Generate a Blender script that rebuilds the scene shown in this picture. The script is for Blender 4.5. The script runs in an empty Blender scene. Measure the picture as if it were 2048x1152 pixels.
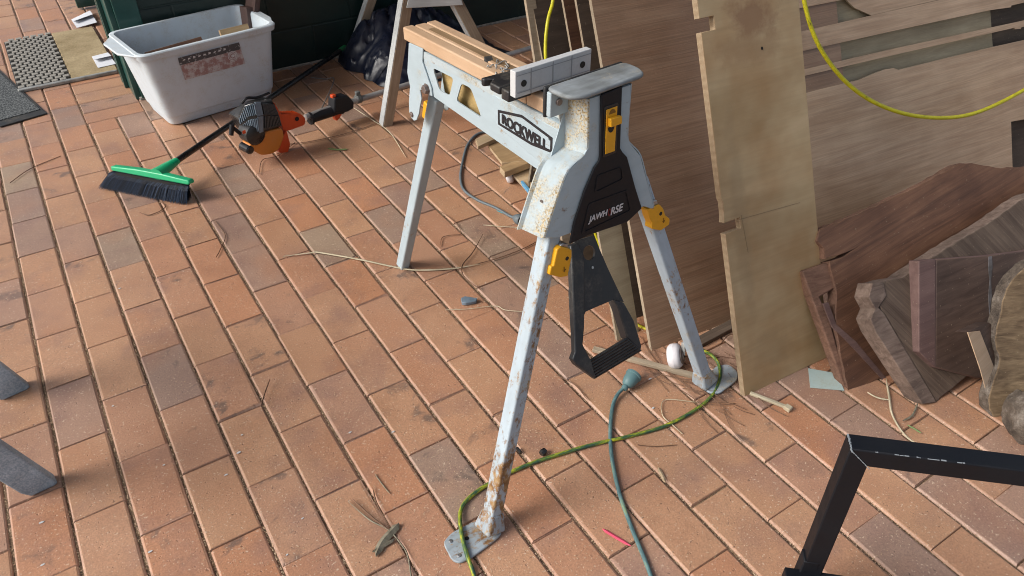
import bpy, bmesh, math, random
import numpy as np
from mathutils import Vector, Matrix
random.seed(7); rng = np.random.default_rng(7)
sc = bpy.context.scene
col = sc.collection
V = lambda *a: np.array(a, float)

# ------------------------------------------------------------------ camera (solved from the paver grid)
CY, CP, CR = .567966, .665446, -.0038957
CAM = V(.290746, -1.324771, 1.395562); FPX = 1491.566
fw = V(math.sin(CY)*math.cos(CP), math.cos(CY)*math.cos(CP), -math.sin(CP))
rt = V(math.cos(CY), -math.sin(CY), 0); up_ = np.cross(rt, fw)
rt, up_ = math.cos(CR)*rt + math.sin(CR)*up_, -math.sin(CR)*rt + math.cos(CR)*up_
cam_d = bpy.data.cameras.new('camera'); cam = bpy.data.objects.new('camera', cam_d); col.objects.link(cam)
m = Matrix.Identity(4)
for i, a in enumerate((rt, up_, -fw)):
    for k in range(3): m[k][i] = a[k]
for k in range(3): m[k][3] = CAM[k]
cam.matrix_world = m
cam_d.sensor_width = 36; cam_d.lens = 36*FPX/2048; cam_d.clip_end = 500; cam_d.clip_start = .05
cam_d.dof.use_dof = True; cam_d.dof.focus_distance = 1.4; cam_d.dof.aperture_fstop = 16
sc.camera = cam

def hit(px, py, p, n):
    d = fw + rt*(px-1024)/FPX - up_*(py-576)/FPX
    return CAM + d*(((p-CAM)@n)/(d@n))
def fz(px, py, z=0.): return hit(px, py, V(0,0,z), V(0,0,1))

class Frame:
    def __init__(s, o, ax, ay):
        s.o = np.array(o, float); s.x = np.array(ax, float)/np.linalg.norm(ax)
        ay = np.array(ay, float); ay = ay - s.x*(ay@s.x); s.y = ay/np.linalg.norm(ay); s.z = np.cross(s.x, s.y)
    def w(s, x, y, z=0.): return s.o + s.x*x + s.y*y + s.z*z
    def loc(s, p): d = np.asarray(p)-s.o; return V(d@s.x, d@s.y, d@s.z)
    def px(s, x, y, off=0.):            # point of the plane z=off seen at photo position x,y, in frame coordinates
        return s.loc(hit(x, y, s.w(0,0,off), s.z))[:2]
WORLD = Frame((0,0,0), (1,0,0), (0,1,0))
def lean(o, yaw, th):                   # plane through o, x along the floor, y up the leaning face, z towards the viewer
    y = math.radians(yaw); t = math.radians(th)
    ax = V(math.cos(y), math.sin(y), 0); pe = V(-math.sin(y), math.cos(y), 0)
    return Frame(o, ax, pe*math.sin(t) + V(0,0,math.cos(t)))

# ------------------------------------------------------------------ mesh builder
def spline(pts, n=8):
    P = [np.array(p, float) for p in pts]
    if len(P) < 3: return P
    P = [2*P[0]-P[1]] + P + [2*P[-1]-P[-2]]; out = []
    for i in range(1, len(P)-2):
        a, b, c, d = P[i-1:i+3]
        for k in range(n):
            t = k/n; out.append(.5*((2*b) + (c-a)*t + (2*a-5*b+4*c-d)*t*t + (3*b-a-3*c+d)*t**3))
    out.append(P[-2]); return out
def rounded(poly, r, n=4):
    out = []; k = len(poly)
    for i in range(k):
        p = V(*poly[i][:2]); a = V(*poly[i-1][:2])-p; b = V(*poly[(i+1) % k][:2])-p
        la, lb = np.linalg.norm(a), np.linalg.norm(b)
        rr = min(r, la*.45, lb*.45)
        s, e = p+a/la*rr, p+b/lb*rr
        for j in range(n+1):
            t = j/n; out.append((1-t)**2*s + 2*t*(1-t)*p + t*t*e)
    return out

class MB:
    def __init__(s, off=True): s.v = []; s.f = []; s.t = []; s.m = []; s.off = off
    def add(s, verts, faces, tex=None, mi=0):
        b = len(s.v); tex = verts if tex is None else tex
        off = rng.random(3)*7*s.off
        s.v += [np.asarray(p, float) for p in verts]; s.t += [np.asarray(p, float)+off for p in tex]
        for f in faces: s.f.append([b+i for i in f]); s.m.append(mi)
    def local(s, fr, verts, faces, mi=0): s.add([fr.w(*p) for p in verts], faces, verts, mi); return s
    def box(s, fr, a, b, mi=0):
        (x0,y0,z0),(x1,y1,z1) = a, b
        v = [(x0,y0,z0),(x1,y0,z0),(x1,y1,z0),(x0,y1,z0),(x0,y0,z1),(x1,y0,z1),(x1,y1,z1),(x0,y1,z1)]
        return s.local(fr, v, [(3,2,1,0),(4,5,6,7),(0,1,5,4),(1,2,6,5),(2,3,7,6),(3,0,4,7)], mi)
    def prism(s, fr, poly, z0, z1, side=None, mi=0, top=None):
        # poly in frame x,y ; extruded from z0 to z1 (z1 is the face towards the viewer)
        P = [V(*p[:2]) for p in poly]
        ar = sum(P[i-1][0]*P[i][1]-P[i][0]*P[i-1][1] for i in range(len(P)))
        if ar < 0: P = P[::-1]
        n = len(P); v = [(p[0],p[1],z0) for p in P] + [(p[0],p[1],z1) for p in P]
        off = rng.random(3)*7*s.off; b = len(s.v)
        s.v += [fr.w(*p) for p in v]; s.t += [np.array(p)+off for p in v]
        s.f.append([b+i for i in range(n-1,-1,-1)]); s.m.append(mi)
        s.f.append([b+n+i for i in range(n)]); s.m.append(mi if top is None else top)
        for i in range(n):
            j = (i+1) % n; s.f.append([b+i, b+j, b+n+j, b+n+i]); s.m.append(mi if side is None else side)
        return s
    def holed(s, fr, polys, z0, z1, mi=0):  # outline followed by holes
        cu = bpy.data.curves.new('t', 'CURVE'); cu.dimensions = '2D'; cu.fill_mode = 'BOTH'; cu.extrude = (z1-z0)/2
        for P in polys:
            sp = cu.splines.new('POLY'); sp.points.add(len(P)-1); sp.use_cyclic_u = True
            for q, p in zip(sp.points, P): q.co = (p[0], p[1], 0, 1)
        s.curve(fr, cu, (z0+z1)/2, mi); return s
    def curve(s, fr, cu, zo=0., mi=0, xf=None):
        o = bpy.data.objects.new('t', cu); col.objects.link(o); dg = bpy.context.evaluated_depsgraph_get()
        me = bpy.data.meshes.new_from_object(o.evaluated_get(dg))
        vs = [(p.co.x, p.co.y, p.co.z+zo) for p in me.vertices]
        if xf: vs = [xf(*p) for p in vs]
        s.local(fr, vs, [list(p.vertices) for p in me.polygons], mi)
        bpy.data.objects.remove(o); bpy.data.meshes.remove(me)
    def bar(s, p0, p1, w, h, up=(0,0,1), mi=0, twist=0., w1=None, h1=None):
        p0, p1 = np.array(p0, float), np.array(p1, float); d = p1-p0; L = np.linalg.norm(d)
        fr = Frame(p0, d, np.cross(up, d))
        if twist:
            c, q = math.cos(twist), math.sin(twist); fr.y, fr.z = fr.y*c+fr.z*q, fr.z*c-fr.y*q
        w1 = w if w1 is None else w1; h1 = h if h1 is None else h1
        v = [(0,-w/2,-h/2),(0,w/2,-h/2),(0,w/2,h/2),(0,-w/2,h/2),(L,-w1/2,-h1/2),(L,w1/2,-h1/2),(L,w1/2,h1/2),(L,-w1/2,h1/2)]
        return s.local(fr, v, [(0,3,2,1)[::-1],(4,5,6,7)[::-1],(0,1,5,4)[::-1],(1,2,6,5)[::-1],(2,3,7,6)[::-1],(3,0,4,7)[::-1]], mi)
    def tube(s, pts, r, n=10, sm=8, mi=0, flat=1.):
        P = spline(pts, sm) if sm else [np.array(p, float) for p in pts]
        N = len(P); rad = (lambda t: r) if not callable(r) else r
        d0 = P[1]-P[0]; up = V(0,0,1) if abs(d0[2]) < .9*np.linalg.norm(d0) else V(1,0,0)
        v, t, f = [], [], []; L = 0
        for i, p in enumerate(P):
            d = P[min(i+1,N-1)]-P[max(i-1,0)]; d = d/np.linalg.norm(d)
            a = np.cross(up, d); a /= np.linalg.norm(a); b = np.cross(d, a); up = b
            if i: L += np.linalg.norm(P[i]-P[i-1])
            R = rad(i/(N-1))
            for k in range(n):
                q = 2*math.pi*k/n; v.append(p + a*R*math.cos(q) + b*R*flat*math.sin(q)); t.append((L, R*math.cos(q), R*math.sin(q)))
        for i in range(N-1):
            for k in range(n):
                k2 = (k+1) % n; f.append((i*n+k, i*n+k2, (i+1)*n+k2, (i+1)*n+k))
        f.append(tuple(range(n-1,-1,-1))); f.append(tuple((N-1)*n+k for k in range(n)))
        s.add(v, f, t, mi); return s
    def lathe(s, p0, p1, prof, n=20, mi=0):  # prof: (t along axis in metres, radius)
        p0 = np.array(p0, float); d = np.array(p1, float)-p0; d /= np.linalg.norm(d)
        a = np.cross(V(0,0,1) if abs(d[2]) < .9 else V(1,0,0), d); a /= np.linalg.norm(a); b = np.cross(d, a)
        v, t, f = [], [], []
        for (z, r) in prof:
            for k in range(n):
                q = 2*math.pi*k/n; v.append(p0+d*z+a*r*math.cos(q)+b*r*math.sin(q)); t.append((z, r*math.cos(q), r*math.sin(q)))
        for i in range(len(prof)-1):
            for k in range(n): k2 = (k+1) % n; f.append((i*n+k, i*n+k2, (i+1)*n+k2, (i+1)*n+k))
        f.append(tuple(range(n-1,-1,-1))); f.append(tuple((len(prof)-1)*n+k for k in range(n)))
        s.add(v, f, t, mi); return s
    def ribbon(s, pts, w, th=.001, mi=0, sm=6, taper=True, lift=None):
        P = spline(pts, sm); N = len(P); v, t, f = [], [], []
        for i, p in enumerate(P):
            d = P[min(i+1,N-1)]-P[max(i-1,0)]; d /= np.linalg.norm(d); a = np.cross(V(0,0,1), d); a /= max(1e-6,np.linalg.norm(a))
            u = i/(N-1); ww = w*(min(1, 6*u+.15, 6*(1-u)+.15) if taper else 1)
            for q, (k, h) in enumerate(((-.5,0),(0,th*1.5),(.5,0),(0,-th))): v.append(p+a*k*ww+V(0,0,h)); t.append((u, k*ww, h))
        for i in range(N-1):
            for k in range(4): k2 = (k+1) % 4; f.append((i*4+k, (i+1)*4+k, (i+1)*4+k2, i*4+k2))
        f.append((0,1,2,3)); f.append((4*N-1,4*N-2,4*N-3,4*N-4)); s.add(v, f, t, mi); return s
    def build(s, name, mats, parent=None, bevel=0., smooth=False, seg=2, sub=0, keep_origin=False):
        if not isinstance(mats, (list, tuple)): mats = [mats]
        if parent is not None: o0 = getroot(parent)
        elif keep_origin: o0 = V(0,0,0)
        else:
            A = np.array(s.v); o0 = V((A[:,0].min()+A[:,0].max())/2, (A[:,1].min()+A[:,1].max())/2, A[:,2].min())
        me = bpy.data.meshes.new(name); me.from_pydata([tuple(p-o0) for p in s.v], [], s.f)
        for mt in mats: me.materials.append(M[mt] if isinstance(mt, str) else mt)
        at = me.attributes.new('tex', 'FLOAT_VECTOR', 'CORNER')
        li = np.zeros(len(me.loops), dtype=np.int32); me.loops.foreach_get('vertex_index', li)
        at.data.foreach_set('vector', np.array(s.t)[li].astype(np.float32).ravel())
        me.polygons.foreach_set('material_index', np.array(s.m, dtype=np.int32))
        bm = bmesh.new(); bm.from_mesh(me); bmesh.ops.recalc_face_normals(bm, faces=bm.faces); bm.to_mesh(me); bm.free()
        o = bpy.data.objects.new(name, me); col.objects.link(o)
        if parent is not None: o.parent = parent
        else: o.location = o0
        ROOT[o.name] = o0
        if bevel:
            b = o.modifiers.new('b', 'BEVEL'); b.width = bevel; b.segments = seg; b.limit_method = 'ANGLE'; b.angle_limit = math.radians(35)
        if sub:
            q = o.modifiers.new('s', 'SUBSURF'); q.levels = sub; q.render_levels = sub
        if smooth or bevel:
            me.polygons.foreach_set('use_smooth', [True]*len(me.polygons))
            if not sub:
                try: me.set_sharp_from_angle(angle=math.radians(40))
                except Exception: pass
        return o
ROOT = {}
def getroot(o): return ROOT[o.name]
def thing(name, label, cat, loc, group=None):
    o = bpy.data.objects.new(name, None); col.objects.link(o); o.location = loc; o.empty_display_size = .05
    ROOT[o.name] = np.array(loc, float); o['label'] = label; o['category'] = cat
    if group: o['group'] = group
    return o
def tag(o, label, cat, group=None, kind=None):
    o['label'] = label; o['category'] = cat
    if group: o['group'] = group
    if kind: o['kind'] = kind
    return o
def struct(o): o['kind'] = 'structure'; return o

# ------------------------------------------------------------------ materials
M = {}
class NT:
    def __init__(s, name):
        s.mat = bpy.data.materials.new(name); s.mat.use_nodes = True; s.n = s.mat.node_tree.nodes; s.l = s.mat.node_tree.links
        s.b = s.n['Principled BSDF']; M[name] = s.mat
        a = s.n.new('ShaderNodeAttribute'); a.attribute_name = 'tex'; s.tex = a.outputs['Vector']
    def put(s, sock, v):
        if isinstance(v, bpy.types.NodeSocket): s.l.new(v, sock)
        elif isinstance(v, (tuple, list)) and len(v) == 3 and sock.type == 'RGBA': sock.default_value = (*v, 1)
        else: sock.default_value = v
    def map(s, sx, sy, sz, vec=None):
        n = s.n.new('ShaderNodeMapping'); s.l.new(vec or s.tex, n.inputs[0]); n.inputs['Scale'].default_value = (sx,sy,sz); return n.outputs[0]
    def noise(s, scale, detail=3, rough=.55, vec=None, dist=0.):
        n = s.n.new('ShaderNodeTexNoise'); s.l.new(vec or s.tex, n.inputs['Vector'])
        n.inputs['Scale'].default_value = scale; n.inputs['Detail'].default_value = detail; n.inputs['Roughness'].default_value = rough; n.inputs['Distortion'].default_value = dist
        return n.outputs['Fac']
    def voro(s, scale, vec=None, feat='F1'):
        n = s.n.new('ShaderNodeTexVoronoi'); n.feature = feat; s.l.new(vec or s.tex, n.inputs['Vector']); n.inputs['Scale'].default_value = scale; return n.outputs[0]
    def ramp(s, fac, stops):
        n = s.n.new('ShaderNodeValToRGB'); s.l.new(fac, n.inputs[0]); e = n.color_ramp.elements
        while len(e) < len(stops): e.new(.5)
        for x, (p, c) in zip(e, stops): x.position = p; x.color = (*c, 1) if isinstance(c, (tuple, list)) else (c, c, c, 1)
        return n.outputs[0]
    def mix(s, fac, a, b, mode='MIX'):
        n = s.n.new('ShaderNodeMix'); n.data_type = 'RGBA'; n.blend_type = mode
        s.put(n.inputs[0], fac); s.put(n.inputs[6], a); s.put(n.inputs[7], b); return n.outputs[2]
    def math(s, op, a, b=0.):
        n = s.n.new('ShaderNodeMath'); n.operation = op; s.put(n.inputs[0], a); s.put(n.inputs[1], b); return n.outputs[0]
    def bump(s, h, strength=.3, dist=.002, prev=None):
        n = s.n.new('ShaderNodeBump'); s.l.new(h, n.inputs['Height']); n.inputs['Strength'].default_value = strength; n.inputs['Distance'].default_value = dist
        if prev is not None: s.l.new(prev, n.inputs['Normal'])
        s.l.new(n.outputs[0], s.b.inputs['Normal']); return n.outputs[0]
    def out(s, colr, rough=.6, metal=0., spec=None):
        s.put(s.b.inputs['Base Color'], colr); s.put(s.b.inputs['Roughness'], rough); s.b.inputs['Metallic'].default_value = metal
        if spec is not None: s.b.inputs['Specular IOR Level'].default_value = spec
def sep(t, vec=None):
    n = t.n.new('ShaderNodeSeparateXYZ'); t.l.new(vec or t.tex, n.inputs[0]); return n.outputs

def wood(name, dark, light, scale=6., stretch=14., rough=.65, blotch=None, fine=1., dist=.6, bump=.25):
    t = NT(name)
    v = t.map(1, stretch, stretch)
    g = t.noise(scale, 4, .6, v, dist)
    c = t.ramp(g, [(.3, dark), (.7, light)])
    f = t.noise(scale*3.2, 3, .7, t.map(1, stretch*5, stretch*5))
    c = t.mix(min(1.,.55*fine), c, t.ramp(f, [(.3, .55), (.7, 1.)]), 'MULTIPLY')
    bl = t.noise(5, 3, .6)
    c = t.mix(.75, c, t.ramp(bl, [(.35, blotch or .62), (.62, 1.)]), 'MULTIPLY')
    sp = t.noise(160, 2, .5); c = t.mix(t.ramp(sp, [(.69,0.),(.74,.35)]), c, (.45,.36,.25))
    t.out(c, rough); t.bump(f, bump, .0015); return t
def paint(name, base, rust=0., dust=0., rough=.42, dirt=.25, chip=None):
    t = NT(name); c = base
    n = t.noise(9, 4, .6); c = t.mix(dirt, c, t.ramp(n, [(.3,(.45,.42,.36)),(.65,(1.,1.,1.))]), 'MULTIPLY')
    s_ = t.noise(70, 3, .6, t.map(.25,1,1)); c = t.mix(dirt*.7, c, t.ramp(s_, [(.35,.55),(.6,1.)]), 'MULTIPLY')
    R = rough
    if rust:
        a = t.noise(10, 2, .5, t.map(.5,1,1)); a2 = t.noise(70, 5, .72, t.map(.6,1,1)); a = t.math('ADD', t.math('MULTIPLY', a, .36), t.math('MULTIPLY', a2, .64)); k = t.ramp(a, [(.60-rust*.14, 0.), (.68-rust*.14, 1.)])
        rc = t.ramp(t.noise(55, 3, .6), [(.3,(.12,.055,.02)),(.5,(.26,.14,.05)),(.7,(.38,.27,.14))])
        c = t.mix(k, c, rc); R = t.mix(k, (rough,)*3, (.9,)*3)
    if dust:
        a = t.noise(11, 5, .7); b = t.noise(230, 2, .6)
        k = t.math('MULTIPLY', t.ramp(a, [(.62-dust*.25,0.),(.80-dust*.25,1.)]), t.ramp(b, [(.38,.25),(.58,1.)]))
        dc = t.ramp(t.noise(300, 2, .5), [(.35,(.20,.14,.06)),(.6,(.52,.42,.25))]); c = t.mix(k, c, dc); R = .75
    if chip:
        a = t.noise(34, 4, .7); c = t.mix(t.ramp(a, [(.70,0.),(.72,1.)]), c, chip)
    t.out(c, R); t.bump(n, .06, .002); return t
def plastic(name, base, rough=.45, dust=.25, dustc=(.35,.30,.22), spec=None):
    t = NT(name); n = t.noise(14, 4, .65); f = t.noise(170, 2, .6)
    c = t.mix(t.math('MULTIPLY', t.ramp(n, [(.45,0.),(.75,1.)]), t.math('MULTIPLY', t.ramp(f, [(.4,.2),(.7,1.)]), dust)), base, dustc)
    t.out(c, t.ramp(n, [(.3, max(.05, rough-.12)), (.7, min(1., rough+.15))]), 0, spec); t.bump(f, .05, .001); return t

# pavers
t = NT('brick')
a = t.n.new('ShaderNodeAttribute'); a.attribute_name = 'bcol'; bs = sep(t, a.outputs['Vector'])
c = t.ramp(bs[0], [(0.,(.44,.232,.128)),(.3,(.48,.262,.145)),(.5,(.43,.232,.140)),(.68,(.46,.210,.105)),(.82,(.39,.228,.155)),(.95,(.31,.202,.153)),(1.,(.37,.27,.18))])
ge = t.n.new('ShaderNodeNewGeometry'); gp = ge.outputs['Position']
lo = t.noise(9, 4, .6); c = t.mix(.55, c, t.ramp(lo, [(.3,(.80,.72,.70)),(.52,(1.,.98,.96)),(.72,(1.10,1.09,1.07))]), 'MULTIPLY')
hu = t.noise(5, 2, .5); c = t.mix(t.ramp(hu, [(.50,0.),(.74,.5)]), c, (.44,.195,.095))
h2 = t.noise(6.5, 3, .55, t.map(1,1,3)); c = t.mix(t.ramp(h2, [(.52,0.),(.72,.55)]), c, (.235,.128,.105))
sm = t.noise(11, 5, .62, None, .4)
smk = t.math('MULTIPLY', t.ramp(sm, [(.57,0.),(.66,1.)]), t.ramp(bs[2], [(.72,0.),(.84,.72)]))
c = t.mix(smk, c, (.085,.062,.055))
c = t.mix(t.math('MULTIPLY', t.ramp(bs[1], [(.25,0.),(1.,1.)]), .45), c, (.60,.40,.31))  # chamfer rings mixed paler: edge wear plus a painted-in edge highlight
gr = t.noise(260, 3, .65); c = t.mix(.7, c, t.ramp(gr, [(.35,.66),(.62,1.08)]), 'MULTIPLY')
sp = t.noise(190, 1, .4); c = t.mix(t.ramp(sp, [(.68,0.),(.73,.7)]), c, (.62,.48,.35))
c = t.mix(.08, c, (.56,.42,.34)); bk = t.noise(120, 2, .5); c = t.mix(t.ramp(bk, [(.72,0.),(.76,.6)]), c, (.07,.045,.035))
lg = t.noise(1.7, 3, .5, gp); c = t.mix(.4, c, t.ramp(lg, [(.35,.72),(.6,1.05)]), 'MULTIPLY')
t.out(c, t.ramp(lo, [(.3,.36),(.7,.58)])); b1 = t.bump(gr, .35, .0012); b2 = t.bump(t.ramp(bk, [(.66,1.),(.74,0.)]), .5, .002, b1); b3 = t.bump(t.noise(30,4,.65), .25, .003, b2)
t = NT('sawdust_bed'); n = t.noise(330, 3, .6); n2 = t.noise(28, 3, .6)
t.out(t.mix(t.ramp(n2, [(.35,.25),(.65,.8)]), t.ramp(n, [(.35,(.05,.034,.024)),(.62,(.20,.13,.085))]), t.ramp(n, [(.35,(.10,.06,.035)),(.55,(.38,.26,.15))])), .9); t.bump(n, .8, .004)
t = NT('flake'); t.out(t.ramp(t.noise(40, 1, .5), [(.35,(.40,.26,.15)),(.65,(.62,.47,.32))]), .8)
t = NT('outer_ground'); t.out(t.ramp(t.noise(3,4,.6), [(.3,(.16,.13,.10)),(.7,(.26,.22,.17))]), .9)
# wall, frames
t = NT('green_block'); n = t.noise(60, 3, .6); c = t.ramp(t.noise(4,3,.6), [(.3,(.0035,.015,.014)),(.7,(.0065,.027,.024))])
t.out(c, .42); t.bump(n, .25, .003)
t = NT('green_trim'); t.out(t.ramp(t.noise(12,3,.6), [(.3,(.010,.060,.052)),(.7,(.016,.085,.074))]), .3); t.bump(t.noise(50,2,.5), .05, .001)
t = NT('concrete'); n = t.noise(60,4,.7); t.out(t.ramp(n, [(.3,(.16,.15,.13)),(.7,(.36,.34,.30))]), .9); t.bump(n,.6,.004)
t = NT('unseen_roof_paint'); t.out(t.ramp(t.noise(3,2,.5), [(.3,(.50,.48,.44)),(.7,(.58,.56,.52))]), .8)
# metals and paints
paint('paint', (.40,.485,.53), rust=.03, dust=.12, dirt=.16)
paint('paint_top', (.45,.52,.55), rust=.02, dust=.60)
paint('paint_dusty', (.41,.49,.53), rust=.04, dust=1.0, rough=.5)
paint('paint_rusty', (.42,.50,.56), rust=.72, dust=.25, rough=.48)
paint('paint_leg', (.40,.49,.57), rust=.30, dust=.1)
paint('paint_foot', (.40,.47,.53), rust=.64, dust=.35, dirt=.6)
paint('jaw_metal', (.27,.30,.32), rust=0, dust=.35, rough=.5, dirt=.9, chip=(.03,.03,.032))
plastic('black_paint', (.006,.007,.010), .5, .08, (.05,.05,.055), .25)
paint('chipped', (.30,.34,.38), dirt=.6, rough=.6)
t = NT('bluegrey_leg'); n = t.noise(260,3,.7); n2 = t.noise(7,3,.6); t.out(t.mix(.7, t.ramp(n, [(.36,(.30,.39,.46)),(.52,(.42,.52,.60)),(.68,(.60,.68,.74))]), t.ramp(n2, [(.35,.45),(.62,1.)]), 'MULTIPLY'), .65)
t = NT('steel'); t.out(t.ramp(t.noise(40,3,.6), [(.3,(.28,.28,.28)),(.7,(.5,.5,.5))]), .38, .9)
t = NT('bolt'); t.out(t.ramp(t.noise(60,3,.6), [(.3,(.14,.10,.09)),(.7,(.30,.26,.24))]), .5, .6)
t = NT('galv'); t.out(t.ramp(t.noise(30,3,.6), [(.3,(.22,.22,.21)),(.7,(.42,.42,.40))]), .5, .3)
plastic('black_plastic', (.009,.009,.012), .5, .12, (.10,.10,.10), .3)
plastic('black_dusty', (.016,.016,.018), .5, .55)
plastic('pedal_black', (.020,.022,.025), .45, .6, (.20,.18,.15))
plastic('gloss_black', (.010,.011,.013), .28, .12)
plastic('yellow', (.74,.36,.012), .4, .25, (.30,.17,.03))
plastic('orange', (.56,.19,.025), .35, .30, (.40,.25,.15))
plastic('red_orange', (.60,.065,.012), .35, .10)
plastic('white_plastic', (.56,.635,.69), .45, .75, (.40,.37,.31))
plastic('white_face', (.55,.56,.565), .5, .35, (.32,.30,.26))
plastic('white_clean', (.68,.67,.70), .35, .2)
plastic('groove', (.30,.31,.32), .6, .1)
plastic('ink', (.012,.012,.016), .5, .05)
plastic('decal_white', (.55,.55,.57), .5, .3)
plastic('decal_red', (.16,.018,.018), .5, .3, (.02,.01,.01))
plastic('green_plastic', (.010,.40,.17), .35, .08)
plastic('dark_green_cap', (.012,.17,.06), .4, .1)
plastic('rubber', (.016,.017,.019), .65, .4)
plastic('bag', (.008,.011,.024), .36, .05, spec=.4)
plastic('paper', (.68,.70,.74), .7, .1)
plastic('blue_paper', (.40,.50,.48), .7, .7, (.35,.32,.20))
plastic('pink', (.62,.06,.12), .6, .1)
plastic('grey_cord', (.105,.135,.155), .5, .3)
paint('smear', (.20,.19,.20), dirt=1., rough=.7)
plastic('pencil', (.20,.145,.085), .8, 0.)
plastic('hole', (.02,.017,.014), .8, .0)
plastic('blue_tape', (.10,.30,.50), .6, .1)
plastic('dark_hole', (.01,.01,.01), .9, 0.)
t = NT('cord_yellow'); n = t.noise(120,4,.7,t.map(.35,1,1)); t.out(t.ramp(n, [(.27,(.06,.06,.01)),(.36,(.50,.46,.012)),(.7,(.70,.64,.02))]), .45)
t = NT('cord_green'); n = t.noise(95,4,.7,t.map(.25,1,1)); x = sep(t)[0]
t.out(t.ramp(n, [(.38,(.02,.065,.05)),(.5,(.10,.17,.03)),(.62,(.42,.42,.02))]), .5)
t = NT('cord_teal'); n = t.noise(95,4,.7,t.map(.25,1,1)); t.out(t.ramp(n, [(.35,(.045,.10,.11)),(.55,(.11,.20,.20)),(.72,(.20,.27,.12))]), .55)
plastic('socket_teal', (.085,.165,.175), .6, .5, (.25,.30,.28))
# woods
wood('jaw_board', (.56,.375,.235), (.64,.45,.295), 5, 10, .5, (.85,.8,.74), .45)
wood('groove_wood', (.22,.13,.06), (.38,.25,.13), 6, 12, .8)
wood('sawdust_wood', (.42,.28,.10), (.62,.44,.19), 30, 2, .9, .5)
wood('trestle_wood', (.36,.28,.19), (.50,.40,.29), 7, 16, .75, (.66,.62,.6))
wood('trestle_edge', (.46,.49,.50), (.60,.62,.62), 7, 16, .6)
wood('ply', (.34,.205,.128), (.44,.295,.195), 1.6, 12, .45, (.76,.72,.68), 1.3, 1.2)
wood('ply_light', (.50,.33,.205), (.68,.485,.32), 1.6, 12, .42, (.80,.76,.72), 1.0, 2.4)
wood('ply_strip', (.30,.21,.155), (.36,.275,.22), 4, 14, .65, (.72,.7,.68), .7)
wood('ply_grey', (.38,.31,.20), (.50,.42,.28), 5, 9, .75, (.75,.75,.73), .9)
wood('ply_dark', (.085,.060,.042), (.15,.108,.078), 5, 9, .75)
wood('plank_face', (.41,.30,.16), (.54,.405,.235), 1.6, 5, .5, (.74,.58,.42), .35, 1.5, .08)
t = M['plank_face'].node_tree
def stain(name, spots):
    nt = M[name].node_tree; T = NT.__new__(NT); T.mat = M[name]; T.n = nt.nodes; T.l = nt.links; T.b = nt.nodes['Principled BSDF']
    T.tex = [n for n in nt.nodes if n.type == 'ATTRIBUTE'][0].outputs['Vector']
    c = T.b.inputs['Base Color'].links[0].from_socket; nz = T.noise(13, 5, .68)
    for (x, y, sx, sy, k, colr) in spots:
        m_ = T.n.new('ShaderNodeMapping'); m_.vector_type = 'TEXTURE'; T.l.new(T.tex, m_.inputs[0]); m_.inputs['Location'].default_value = (x,y,0); m_.inputs['Scale'].default_value = (sx,sy,1)
        L = T.n.new('ShaderNodeVectorMath'); L.operation = 'LENGTH'; T.l.new(m_.outputs[0], L.inputs[0])
        d = T.math('ADD', L.outputs['Value'], T.math('MULTIPLY', T.math('SUBTRACT', nz, .5), 2.2))
        c = T.mix(T.ramp(d, [(.45,k),(1.15,0.)]), c, colr)
    T.l.new(c, T.b.inputs['Base Color'])
t = NT('ply_edge'); z = sep(t)[2]; w = t.math('SINE', t.math('MULTIPLY', z, 1900.)); n = t.noise(80,3,.6)
t.out(t.mix(.5, t.ramp(w, [(.35,(.28,.19,.11)),(.6,(.50,.40,.27))]), t.ramp(n, [(.3,.6),(.7,1.)]), 'MULTIPLY'), .8)
wood('edge_pale', (.36,.28,.19), (.50,.41,.30), 8, 12, .8)
wood('offcut', (.40,.25,.12), (.56,.38,.20), 6, 12, .6)
wood('offcut_pale', (.50,.36,.21), (.63,.48,.31), 6, 12, .6)
wood('block_pale', (.62,.42,.26), (.74,.54,.36), 6, 12, .6)
wood('offcut_purple', (.10,.058,.05), (.17,.10,.085), 6, 12, .6)
wood('slab_brown', (.125,.058,.034), (.27,.135,.075), 3.0, 16, .6, (.50,.45,.45), 1.5, .8, .5)
wood('slab_edge', (.15,.075,.048), (.30,.165,.11), 14, 5, .8, .5, 1, 1., .8)
wood('slab_grey', (.115,.076,.054), (.25,.18,.13), 3.2, 22, .75, (.55,.52,.52), 1.6, .5, .8)
wood('slab_greyedge', (.15,.10,.078), (.34,.25,.20), 12, 5, .8, .5, 1., .8, .9)
wood('block_dark', (.08,.046,.034), (.17,.108,.08), 6, 10, .6, .5, 1.)
wood('block_end', (.15,.085,.076), (.22,.135,.12), 5, 8, .7)
wood('log_face', (.17,.11,.06), (.42,.30,.175), 9, 4, .75, (.28,.25,.24), 1.5, 1.6, 1.)
t = NT('bark'); n = t.noise(20,6,.7); v_ = t.voro(38); t.out(t.ramp(n, [(.3,(.035,.026,.020)),(.5,(.115,.09,.07)),(.7,(.27,.235,.20))]), .9); t.bump(n, 1., .02)
wood('straw', (.50,.42,.27), (.70,.62,.45), 9, 6, .7)
wood('twig', (.13,.065,.035), (.24,.13,.075), 9, 6, .8)
wood('leaf', (.17,.15,.10), (.30,.27,.20), 9, 6, .8)
t = NT('leaf_green'); t.out((.14,.20,.07), .6)
t = NT('coir'); n = t.noise(90,3,.6); t.out(t.mix(.6, t.ramp(t.noise(7,3,.6), [(.3,(.27,.20,.10)),(.7,(.46,.36,.21))]), t.ramp(n, [(.3,.55),(.7,1.1)]), 'MULTIPLY'), .95); t.bump(n,.6,.003)
plastic('mat_grey', (.27,.255,.225), .8, .3)
t = NT('black_mat'); n = t.noise(160,2,.6); t.out(t.ramp(n, [(.42,(.016,.020,.024)),(.62,(.16,.17,.17))]), .9); t.bump(n,.8,.004)
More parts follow.
